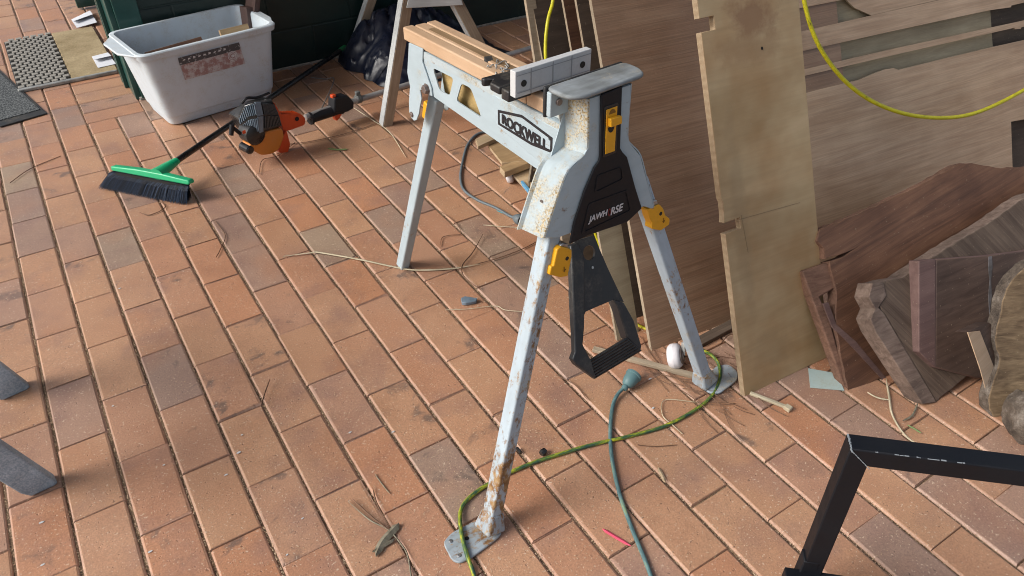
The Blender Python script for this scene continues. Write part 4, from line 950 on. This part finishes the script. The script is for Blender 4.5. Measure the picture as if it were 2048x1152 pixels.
fr = lean(V(1.972,-.918,0), 8, 30)
b = MB(); b.prism(fr, [fr.px(*s9(x,y)) for x,y in ((717,700),(765,694),(818,830),(786,916),(765,840))], 0, .002); b.prism(fr, [fr.px(*s9(x,y), -.002) for x,y in ((717,700),(800,662),(850,700),(850,850),(818,830),(765,694))], -.03, -.0015, mi=1)
tag(b.build('wood_block', ['block_pale','block_dark'], bevel=.001), 'small pale sawn block wedged beside the bark edged log', 'offcut')
# log: cut face with bark rim
fr = lean(V(1.955,-.905,0), -25, 28)
face = [(1010,420),(937,432),(890,470),(850,520),(832,565),(822,620),(805,680),(800,750),(815,800),(795,880),(775,950),(778,995),(800,1030),(850,1012),(905,975),(1000,950),(1080,900),(1100,600)]
P = [fr.px(*s9(p[0]+26,p[1])) for p in face]; Q = spline([V(*p,0) for p in P+[P[0]]], 3)
b = MB(); b.prism(fr, [q[:2]+rng.normal(0,.001,2) for q in Q[:-1]], -.035, 0, side=1); lg = tag(b.build('log_slice', ['log_face','bark'], bevel=.004), 'rough sawn log slice with curved edge at the right border', 'log')
def bark_log():
    from mathutils import noise as mn
    a = fz(1985,872)+V(.03,.0,.0); v = []; f = []; n, k = 36, 26
    d = V(.75,-.66,.0); d /= np.linalg.norm(d); s_ = np.cross(d, V(0,0,1))
    for i in range(k):
        for j in range(n):
            t_ = 2*math.pi*j/n; r = .075 + .012*mn.noise(Vector((math.cos(t_)*3, math.sin(t_)*3, i*.25))) + .010*mn.noise(Vector((math.cos(t_)*9, math.sin(t_)*9, i*.9))) + .005*mn.noise(Vector((math.cos(t_)*22, math.sin(t_)*22, i*2.1)))
            r *= min(1, .55+.25*i) ; v.append(a + d*(i*.016) + s_*r*math.cos(t_)*.9 + V(0,0,.055+r*.75*math.sin(t_)))
    for i in range(k-1):
        for j in range(n): j2 = (j+1) % n; f.append((i*n+j,i*n+j2,(i+1)*n+j2,(i+1)*n+j))
    f.append(tuple(range(n))); f.append(tuple((k-1)*n+j for j in range(n)))
    b = MB(); b.add(v, f); tag(b.build('bark_log', 'bark', smooth=True), 'grey bark covered log lying below the log slice at right', 'log')
bark_log()
b = MB(); b.prism(WORLD, [fz(*p)[:2] for p in ((1616,738),(1672,748),(1688,782),(1620,776))], .001, .003); tag(b.build('paper_scrap', 'blue_paper'), 'pale blue grubby paper scrap under the big brown slab', 'paper')

# ------------------------------------------------------------------ offcut pile under the bench, castors
def pxbox(pts, z, h, mat, name, label, cat, group=None, side=None):
    P = [fz(*p, z+h)[:2] for p in pts]; b = MB(); b.prism(WORLD, P, z, z+h, side=1); return tag(b.build(name, [mat, side or mat], bevel=.001), label, cat, group)
def zc(x,y): return (880+x/4.8, 240+y/4.8)
G = 'offcuts on the pavers under the sawhorse beam'
pxbox([zc(340,182),zc(590,60),zc(640,130),zc(365,252)], .075, .016, 'offcut_pale', 'wood_offcut', 'pale flat offcut with a pencilled number, farthest under the beam', 'offcut', G)
pxbox([zc(462,240),zc(600,180),zc(900,360),zc(860,390),zc(595,408)], .062, .012, 'offcut', 'wood_offcut', 'wide thin tan board lying under the sawhorse beam', 'offcut', G, 'offcut_pale')
pxbox([zc(572,445),zc(820,360),zc(880,400),zc(620,500)], .048, .024, 'offcut', 'wood_offcut', 'square ended tan batten above the white castor under the beam', 'offcut', G, 'offcut_pale')
pxbox([zc(690,510),zc(900,400),zc(1100,640),zc(1000,800),zc(945,790)], .030, .010, 'offcut_pale', 'plywood_offcut', 'pale plywood offcut with blue taped edge behind the tower side', 'offcut', G, 'edge_pale')
pxbox([zc(865,600),zc(1010,540),zc(1040,580),zc(870,645)], .045, .022, 'offcut', 'wood_offcut', 'short tan batten end lying on the taped plywood offcut', 'offcut', G, 'offcut_pale')
b = MB(); a0, a1 = fz(*zc(785,600),.040), fz(*zc(858,690),.040); b.bar(a0+V(0,0,.0005), a1+V(0,0,.0005), .008, .0135); tag(b.build('blue_tape', 'blue_tape'), 'strip of blue tape on the edge of the plywood offcut', 'tape')
b = MB(); p0, p1 = fz(*zc(850,640),.045), fz(*zc(885,430),.07); b.bar(p0, p1, .006, .05); tag(b.build('ply_divider', 'edge_pale'), 'thin upright ply edge standing in the offcut pile', 'offcut', G)
def castor(px, py, r, ax, label):
    c = fz(px, py, r); t_ = thing('castor_wheel', label, 'castor', c*V(1,1,0), 'white castors of the sheet trolley')
    a = np.array(ax, float); a /= np.linalg.norm(a)
    w = r*.52
    b = MB(); b.lathe(c-a*w, c+a*w, [(0,r*.55),(r*.05,r*.80),(r*.25,r*.97),(r*.55,r),(2*w-r*.55,r),(2*w-r*.25,r*.97),(2*w-r*.05,r*.80),(2*w,r*.55)], 28); b.build('wheel', 'white_clean', t_, smooth=True)
    b = MB(); b.lathe(c+a*w*.98, c+a*(w+.01), [(0,r*.66),(.003,r*.62),(.004,r*.34),(.007,r*.30)], 20); b.build('hub', 'bolt', t_, smooth=True)
    b = MB(); b.lathe(c+a*(w+.001), c+a*(w+.02), [(0,r*.18),(.007,r*.18),(.0075,r*.1)], 12); b.build('axle', 'black_plastic', t_)
    b = MB(); b.bar(c+a*(w+.004)+V(0,.0,0), c+a*(w+.006)+V(.006,.014,r*.95), .014, .006, (1,0,0)); b.build('fork', 'galv', t_, bevel=.003)
castor(1350,712, .034, (.62,-.70,.35), 'white castor wheel on the pavers beside the right leg')
castor(1019,353, .025, (.75,-.5,.25), 'white castor wheel under the offcut pile below the beam')

# ------------------------------------------------------------------ cords
def cord(name, label, cat, pts, r, mat, extra=None, group=None):
    t_ = thing(name, label, cat, pts[0]*V(1,1,0), group) if extra else None
    b = MB(); b.tube(pts, r, 10, 10)
    if t_: o = b.build('cord', mat, t_, smooth=True); extra(t_); return t_
    return tag(b.build(name, mat, smooth=True), label, cat, group)
g = lambda x,y,z=.0045: fz(x,y,z)
ft = .014
cord('extension_cord', 'green yellow extension cord looping across the pavers and over the front foot', 'cord',
     [g(955,1175), g(945,1140,.006), g(934,1110,.013), g(922,1060,.0135), g(922,1020,.008), g(945,990,.006), g(1000,955), g(1060,928), g(1120,908), g(1190,888), g(1260,872), g(1330,852), g(1390,820), g(1425,790), g(1440,755,.008), g(1437,728,.012), g(1425,712,.02), fz(1412,704,.01), fz(1395,696,.005)], .0046, 'cord_green')
def plug_end(t_):
    c = g(1252,772,.018); e = g(1274,742,.030); d = e-c; L = np.linalg.norm(d)
    b = MB(); b.lathe(c-d/L*.012, e, [(0,.0065),(.006,.009),(.012,.0075),(.016,.0135),(.03,.0185),(.046,.0195),(.047,.0215),(.053,.0215),(.054,.018),(.0545,.0)], 24); s_ = b.build('socket', 'socket_teal', t_, smooth=True)
cord('power_lead', 'dirty teal lead with a round socket end near the foot pedal', 'cord',
     [g(1312,1180), g(1290,1120), g(1265,1060), g(1243,1000), g(1230,950), g(1222,900), g(1221,850), g(1226,810,.007), g(1236,788,.012), g(1250,774,.017)], .0048, 'cord_teal', plug_end)
def grey_plug(t_):
    c = g(1036,438,.014); e = g(1052,445,.016); d = e-c; d /= np.linalg.norm(d)
    b = MB(); b.lathe(c-d*.02, c+d, [(0,.007),(.006,.012),(.018,.018),(.030,.019),(.034,.017)], 20); pb = b.build('plug', 'grey_cord', t_, smooth=True)
    b = MB(); b.lathe(c+d*.0142, c+d*.02, [(0,.0165),(.001,.0165)], 20); b.build('plug_face', 'black_plastic', pb)
    s_ = np.cross(d, V(0,0,1)); s_ /= np.linalg.norm(s_); u = np.cross(s_, d)
    for k, (x, y, w) in enumerate(((-.007,.004,.5),(.007,.004,-.5),(0,-.007,0))):
        p = c+d*.015+s_*x+u*y; b = MB(); b.bar(p, p+d*.016, .006, .0016, u+s_*w); b.build('pin', 'steel', pb)
cord('power_cable', 'grey power cord with a three pin plug curving under the sawhorse beam', 'cord',
     [g(985,262), g(955,268), g(935,290), g(925,325), g(921,355), g(928,380), g(955,400), g(990,415), g(1020,432,.010), g(1034,437,.014)], .0050, 'grey_cord', grey_plug)
cord('yellow_cord', 'yellow cord hanging beside the left edge of the leaning sheets', 'cord',
     [V(*hit(1108,-60,V(0,.30,0),V(0,1,0))), hit(1106,0,V(0,.28,0),V(0,1,0)), hit(1096,40,V(0,.26,0),V(0,1,0)), hit(1091,90,V(0,.24,0),V(0,1,0)), hit(1094,140,V(0,.22,0),V(0,1,0)), hit(1110,240,V(0,.19,0),V(0,1,0)), hit(1165,400,V(0,.14,0),V(0,1,0)), fz(1225,560,.006), fz(1222,602), fz(1262,640), fz(1285,655), fz(1320,665)], .0046, 'cord_yellow')
yv = lambda x,y,d=-.10: hit(x,y,PF.w(0,0,.10),PF.z)
cord('yellow_cord', 'bright yellow cord hanging in a loop before the slotted plywood sheet', 'cord',
     [yv(1596,-70), yv(1608,0), yv(1624,60), yv(1650,112), yv(1690,162), yv(1740,200), yv(1800,225), yv(1860,235), yv(1920,233), yv(1975,217), yv(2048,180), yv(2110,140)], .0058, 'cord_yellow')

# ------------------------------------------------------------------ black steel frame at lower right, slanted legs at left
def steel_frame():
    A = fz(1714,900,.45); B = fz(2048,942,.45); w = .042
    d = B-A; d[2] = 0; d /= np.linalg.norm(d)
    r = thing('steel_frame', 'black painted square tube frame with chipped edges at lower right', 'metal frame', A*V(1,1,0))
    F0 = fz(1590,1110,.16); ld = F0-A; ld /= np.linalg.norm(ld)
    foot = A+ld*(A[2]/-ld[2])
    e = A+d*.75
    h = .0175; L_ = .75; LL = np.linalg.norm(foot-A); pf = Frame(A, d, -ld)
    b = MB(); b.prism(pf, [(-h,h),(L_,h),(L_,-h),(h,-h)], -h, h); tb = b.build('top_bar', 'black_paint', r, bevel=.0025)
    b = MB(); b.prism(pf, [(-h,h),(h,-h),(h,-LL),(-h,-LL)], -h, h); lb = b.build('leg', 'black_paint', r, bevel=.0025)
    nrm = np.cross(d, V(0,0,1))
    b = MB(); b.bar(e-d*.02-V(0,0,.012), e-d*.02+(foot-A)*1.0*V(0,0,1)+d*.06, w, w, nrm); b.build('leg', 'black_paint', r, bevel=.0025)
    s_ = -nrm if nrm[1] > 0 else nrm                # side towards the viewer
    q0 = fz(1622,1112,.17); b = MB(); b.bar(q0, q0-V(0,0,.17), .028, .028, nrm); b.build('post', 'black_paint', r, bevel=.002)
    h0 = fz(1590,1160,.12); b = MB(); b.bar(h0-d*.02, h0+d*.55, .03, .03, (0,0,1)); b.build('lower_bar', 'black_paint', r, bevel=.002)
    # worn pale chips along the edges
    zs = 1 if pf.z@(CAM-A) > 0 else -1
    b = MB(); x = .02
    for L in (.004,.022,.006,.030,.012):
        z = h*zs
        pts = [(x,h+.0003),(x+L*.3,h+.0003),(x+L,h+.0003)]
        for k in range(3):
            xa = x+L*k/3; wd = rng.uniform(.0004,.0022)
            b.box(Frame(pf.w(xa,h,z), pf.x, pf.y), (0,-.0004,min(0,-zs*wd)),(L/3*rng.uniform(.7,1.05),.0005,max(0,-zs*wd)))
        x += L+rng.uniform(.004,.026)
    b.build('edge_wear', 'chipped', tb)['kind'] = 'stuff'
    b = MB()
    for k in range(14):
        t0 = -h+.002+k*.0028
        b.box(Frame(pf.w(-h+rng.uniform(0,.001),h,t0), pf.x, pf.y), (0,-.0006,0),(rng.uniform(.0012,.0035),.0006,.0030))
    for k in range(8):
        t0 = k*.005; b.box(Frame(pf.w(-h+t0,h-t0,h*zs), pf.x+-pf.y, pf.x+pf.y), (0,-rng.uniform(.0004,.0014),-.0004),(.0052,.0006,.0006))
    b.build('weld_mark', 'chipped', tb)
steel_frame()
def bench_legs():
    a = [fz(*p) for p in ((118,968),(58,998))]; b_ = [fz(*p) for p in ((63,776),(0,806))]
    r = thing('garden_table', 'blue grey table with two slanted flat legs at the left edge', 'table', (a[0]+b_[0])/2+V(-.3,0,0))
    for P in (a, b_):
        p0 = P[0]; fr_ = Frame(p0, V(-.62,.10,.62), V(0,1,.0))
        # leaning plank: broad face towards the viewer
        w = np.linalg.norm(P[0]-P[1])*1.12; dirx = (P[1]-P[0])/np.linalg.norm(P[1]-P[0])
        nn = V(0,1,0); up = V(-.30,.0,.95); up /= np.linalg.norm(up)
        fp = Frame(P[0], dirx, up)
        sl = fp.loc(P[0]+up*.6)
        poly = [(0,0.004),(w*.12,0),(w*.8,.002),(w,.022),(sl[0]+w,sl[1]),(sl[0],sl[1])]
        m_ = MB(); th = .032; zdir = 1 if fp.z[1] > 0 else -1
        m_.prism(fp, poly, -.0 if zdir > 0 else -th, th if zdir > 0 else 0.); m_.build('leg', 'bluegrey_leg', r, bevel=.004)
    m_ = MB(); e0 = a[0]+V(-.30,0,.95)*.56; e1 = b_[0]+V(-.30,0,.95)*.56; m_.bar(e0+V(-.05,-.25,0), e1+V(-.05,.25,0), .10, .03); m_.build('apron', 'bluegrey_leg', r, bevel=.003)
bench_legs()

# ------------------------------------------------------------------ small litter on the pavers
def strip(pts, w, mat, name, label, cat, z=.004, group=None, th=.0012):
    b = MB(); b.ribbon([fz(x,y,z+ (0 if len(p_)==2 else p_[2])) for p_ in pts for x,y in [p_[:2]]], w, th); return tag(b.build(name, mat), label, cat, group)
strip([(566,513),(625,505),(640,505),(720,519),(790,534),(835,540),(905,537),(960,528)], .0075, 'straw', 'straw_blade', 'long pale dry straw blade curving past the rear sawhorse leg', 'straw', .006)
strip([(955,528),(1000,515),(1040,500),(1075,482),(1110,455)], .0045, 'twig', 'dry_twig', 'thin brown end of the long straw near the tower', 'stem', .005)
strip([(966,468),(945,505),(925,530),(926,550),(945,568),(962,580)], .004, 'twig', 'dry_twig', 'curled brown stem crossing the long straw blade', 'stem', .008)
strip([(880,492),(885,475),(905,470),(922,468),(918,455),(905,440),(880,422)], .0025, 'twig', 'dry_twig', 'looped thin brown stem behind the rear leg foot', 'stem')
strip([(890,620),(935,618),(990,612),(1010,620),(1050,624)], .0022, 'straw', 'dry_twig', 'pale thin stem below the dark chip on the pavers', 'stem')
strip([(967,450),(1000,453),(1040,455),(1062,455)], .0022, 'straw', 'dry_twig', 'short pale stem lying by the three pin plug', 'stem')
strip([(696,1003),(740,1040),(775,1058),(800,1085),(815,1110),(822,1152),(822,1175)], .0035, 'leaf', 'dry_twig', 'long brown leaf stem running off the bottom edge', 'stem', .006)
strip([(705,998),(745,1035),(778,1060)], .0035, 'twig', 'dry_twig', 'short brown stem beside the dead leaf', 'stem', .007)
strip([(745,975),(755,1010),(780,1055)], .003, 'twig', 'dry_twig', 'thin brown stem lying along the joint above the dead leaf', 'stem', .006)
strip([(750,948),(762,965),(780,988)], .0028, 'leaf', 'dry_twig', 'tiny split stem above the dead leaf', 'stem')
strip([(20,366),(60,338),(122,312)], .004, 'twig', 'dry_twig', 'thin brown stem on the pavers left of the broom', 'stem')
strip([(518,348),(525,320),(555,312),(590,285)], .003, 'twig', 'dry_twig', 'curved brown stem below the brushcutter tank', 'stem', .006)
strip([(565,290),(620,283),(680,270),(730,255),(790,232)], .005, 'twig', 'dry_twig', 'long dry stem running from the brushcutter to the trestle', 'stem')
strip([(706,215),(745,240),(780,265),(812,315)], .004, 'straw', 'straw_blade', 'pale straw blade by the trestle foot', 'straw', .005)
strip([(540,758),(530,785),(522,812)], .0035, 'twig', 'dry_twig', 'small dark twig standing in a joint at centre left', 'stem', .012)
strip([(656,297),(675,299),(696,298)], .012, 'leaf_green', 'green_leaf', 'small green leaf on the pavers right of the brushcutter', 'leaf', .005)
strip([(280,425),(300,430),(330,415),(318,400)], .004, 'twig', 'dry_twig', 'bent brown twig below the broom bristles', 'stem', .004)
strip([(427,440),(450,470),(440,500),(432,515)], .003, 'twig', 'dry_twig', 'curved thin stem on the pavers below the broom head', 'stem')
strip([(1112,750),(1150,770),(1175,800)], .003, 'twig', 'dry_twig', 'curved twig left of the foot pedal tread', 'stem', .005)
strip([(1395,805),(1330,800),(1325,830),(1345,850),(1365,868)], .0022, 'straw', 'dry_twig', 'thin curved stem crossing the cord near the right foot', 'stem')
strip([(1275,890),(1310,893),(1355,890)], .0018, 'twig', 'dry_twig', 'fine brown stem below the crossing cords', 'stem')
for k, (pts, lb) in enumerate((([(1190,690),(1230,705),(1300,740)], 'brown pine needle nearest the pedal tread'), ([(1280,672),(1310,720),(1360,760),(1400,790)], 'long brown pine needle left of the castor'), ([(1300,690),(1340,750),(1400,770),(1445,800)], 'brown pine needle passing under the castor'), ([(1290,740),(1350,755),(1420,765)], 'reddish pine needle before the castor'), ([(1320,760),(1370,785),(1410,815)], 'short brown pine needle before the right foot'), ([(1440,690),(1455,672),(1470,668)], 'pale brown needle behind the right foot'))):
    strip(pts, .0028, 'twig', 'pine_needle', lb, 'needle', .004+.001*k, 'needles around the right foot')
b = MB()
for k in range(46):
    x, y = rng.uniform(1235,1470), rng.uniform(665,830); 
    if y > 700+ (x-1235)*.65: continue
    a = rng.normal(.62,.35); L = rng.uniform(25,95); c0 = rng.normal(0,9)
    b.ribbon([fz(x,y,.003+rng.random()*.006), fz(x+L*.5*math.cos(a)+c0*.3, y+L*.5*math.sin(a)-c0*.3,.004+rng.random()*.004), fz(x+L*math.cos(a), y+L*math.sin(a),.003)], .0018, .0009, sm=4)
tag(b.build('pine_needles', 'twig'), 'scatter of thin brown pine needles around the right foot', 'needles', kind='stuff')
b = MB(); b.bar(fz(1186,698,.01), fz(1420,760,.008), .016, .010); tag(b.build('timber_stick', 'edge_pale', bevel=.001), 'thin pale timber stick on the floor behind the pedal', 'stick')
b = MB(); b.bar(fz(1500,786,.006), fz(1575,815,.006), .010, .008); b.bar(fz(1570,812,.007), fz(1582,820,.007), .016, .012); tag(b.build('knotted_stick', 'straw', bevel=.002), 'short pale knotted stick at the foot of the notched plank', 'stick')
strip([(1510,790),(1540,815),(1575,833)], .003, 'twig', 'dry_twig', 'thin brown stem crossing the knotted stick', 'stem', .005)
strip([(1772,757),(1778,790),(1785,830),(1810,870),(1840,892)], .006, 'straw', 'straw_blade', 'pale forked straw running below the brown slab', 'straw', .006)
strip([(1735,785),(1755,795),(1778,800)], .006, 'straw', 'straw_blade', 'short pale straw tip joining the forked straw', 'straw', .007)
strip([(1836,805),(1825,830),(1805,842)], .005, 'leaf', 'dry_leaf', 'curled grey brown leaf below the grey slab', 'leaf', .006)
strip([(1815,850),(1830,858),(1842,866)], .006, 'leaf_green', 'green_leaf', 'tiny green leaf by the straw below the slabs', 'leaf', .005)
strip([(1205,1058),(1228,1072),(1262,1092)], .008, 'pink', 'pink_strip', 'bright pink plastic strip on the pavers near the teal lead', 'strip', .004)
strip([(1316,935),(1324,950),(1330,965)], .009, 'offcut_pale', 'wood_chip', 'pale wood chip on the pavers right of the teal lead', 'chip', .005)
strip([(752,1112),(765,1085),(785,1062),(798,1048)], .018, 'leaf', 'dead_leaf', 'folded grey brown dead leaf at lower centre left', 'leaf', .006, th=.004)
strip([(745,1104),(770,1090),(790,1078)], .008, 'leaf', 'dead_leaf', 'torn tip beside the folded dead leaf', 'leaf', .006, th=.003)
b = MB(); b.prism(WORLD, rounded([fz(*p)[:2] for p in ((922,602),(930,598),(955,602),(953,608),(932,612),(924,611))],.002), .001, .012); tag(b.build('dark_chip', 'steel_blue', bevel=.003), 'dark curved plastic chip on the pavers left of the front leg', 'chip')
b = MB(); c = fz(1088,905,.008); b.lathe(c-V(.008,0,0), c+V(1,.3,.1), [(0,.007),(.006,.009),(.015,.006)], 7); tag(b.build('black_nut', 'gloss_black'), 'small shiny black lump on the pavers beside the green cord', 'nut')
b = MB(); b.tube([fz(1034,896,.005), fz(1042,906,.005)], .0042, 8, 0); tag(b.build('black_peg', 'gloss_black'), 'tiny black peg just right of the rusty front leg', 'peg')
b = MB(); b.ribbon([fz(*zc(545,870),.006), fz(*zc(600,895),.006)], .006); tag(b.build('foil_scrap', 'foil'), 'tiny turquoise scrap beside the grey power cord', 'scrap')
b = MB()
for (x,y) in ((328,930),(240,577),(452,950),(605,1037),(574,1110),(786,864),(484,870),(700,865),(478,905),(83,1045),(85,1130),(300,1104),(1300,758),(1306,816),(963,1180),(226,812)):
    c = fz(x,y,.001); L = rng.uniform(.003,.007)
    b.prism(WORLD, [(c[0]+L*math.cos(a)*rng.uniform(.6,1),c[1]+L*.5*math.sin(a)*rng.uniform(.6,1)) for a in np.linspace(0,5.3,7)], .0012, .0022)
tag(b.build('paint_fleck', 'white_face'), 'small pale flecks stuck on the brick pavers', 'fleck', kind='stuff')

# ------------------------------------------------------------------ light
w = bpy.data.worlds.new('World'); sc.world = w; w.use_nodes = True; nt_ = w.node_tree; bg = nt_.nodes['Background']
sky = nt_.nodes.new('ShaderNodeTexSky'); sky.sky_type = 'NISHITA'; sky.sun_disc = False
EL, AZ = math.radians(36), math.radians(-76)      # azimuth measured from +y towards +x
sky.sun_elevation = EL; sky.sun_rotation = AZ; sky.air_density = 1.; sky.dust_density = 4.
hs = nt_.nodes.new('ShaderNodeHueSaturation'); hs.inputs['Saturation'].default_value = .62; nt_.links.new(sky.outputs[0], hs.inputs['Color']); nt_.links.new(hs.outputs[0], bg.inputs[0]); bg.inputs[1].default_value = .148
sun = bpy.data.lights.new('sun', 'SUN'); sun.energy = 3.0; sun.angle = math.radians(27); sun.color = (1,.97,.93)
so = bpy.data.objects.new('sun', sun); col.objects.link(so)
sd = Vector((math.sin(AZ)*math.cos(EL), math.cos(AZ)*math.cos(EL), math.sin(EL)))
so.rotation_euler = sd.to_track_quat('Z','Y').to_euler()
sc.view_settings.view_transform = 'Standard'; sc.view_settings.look = 'None'; sc.view_settings.exposure = 0
sc.render.engine = 'CYCLES'; sc.cycles.max_bounces = 6; sc.cycles.use_denoising = True; sc.cycles.filter_width = 1.0
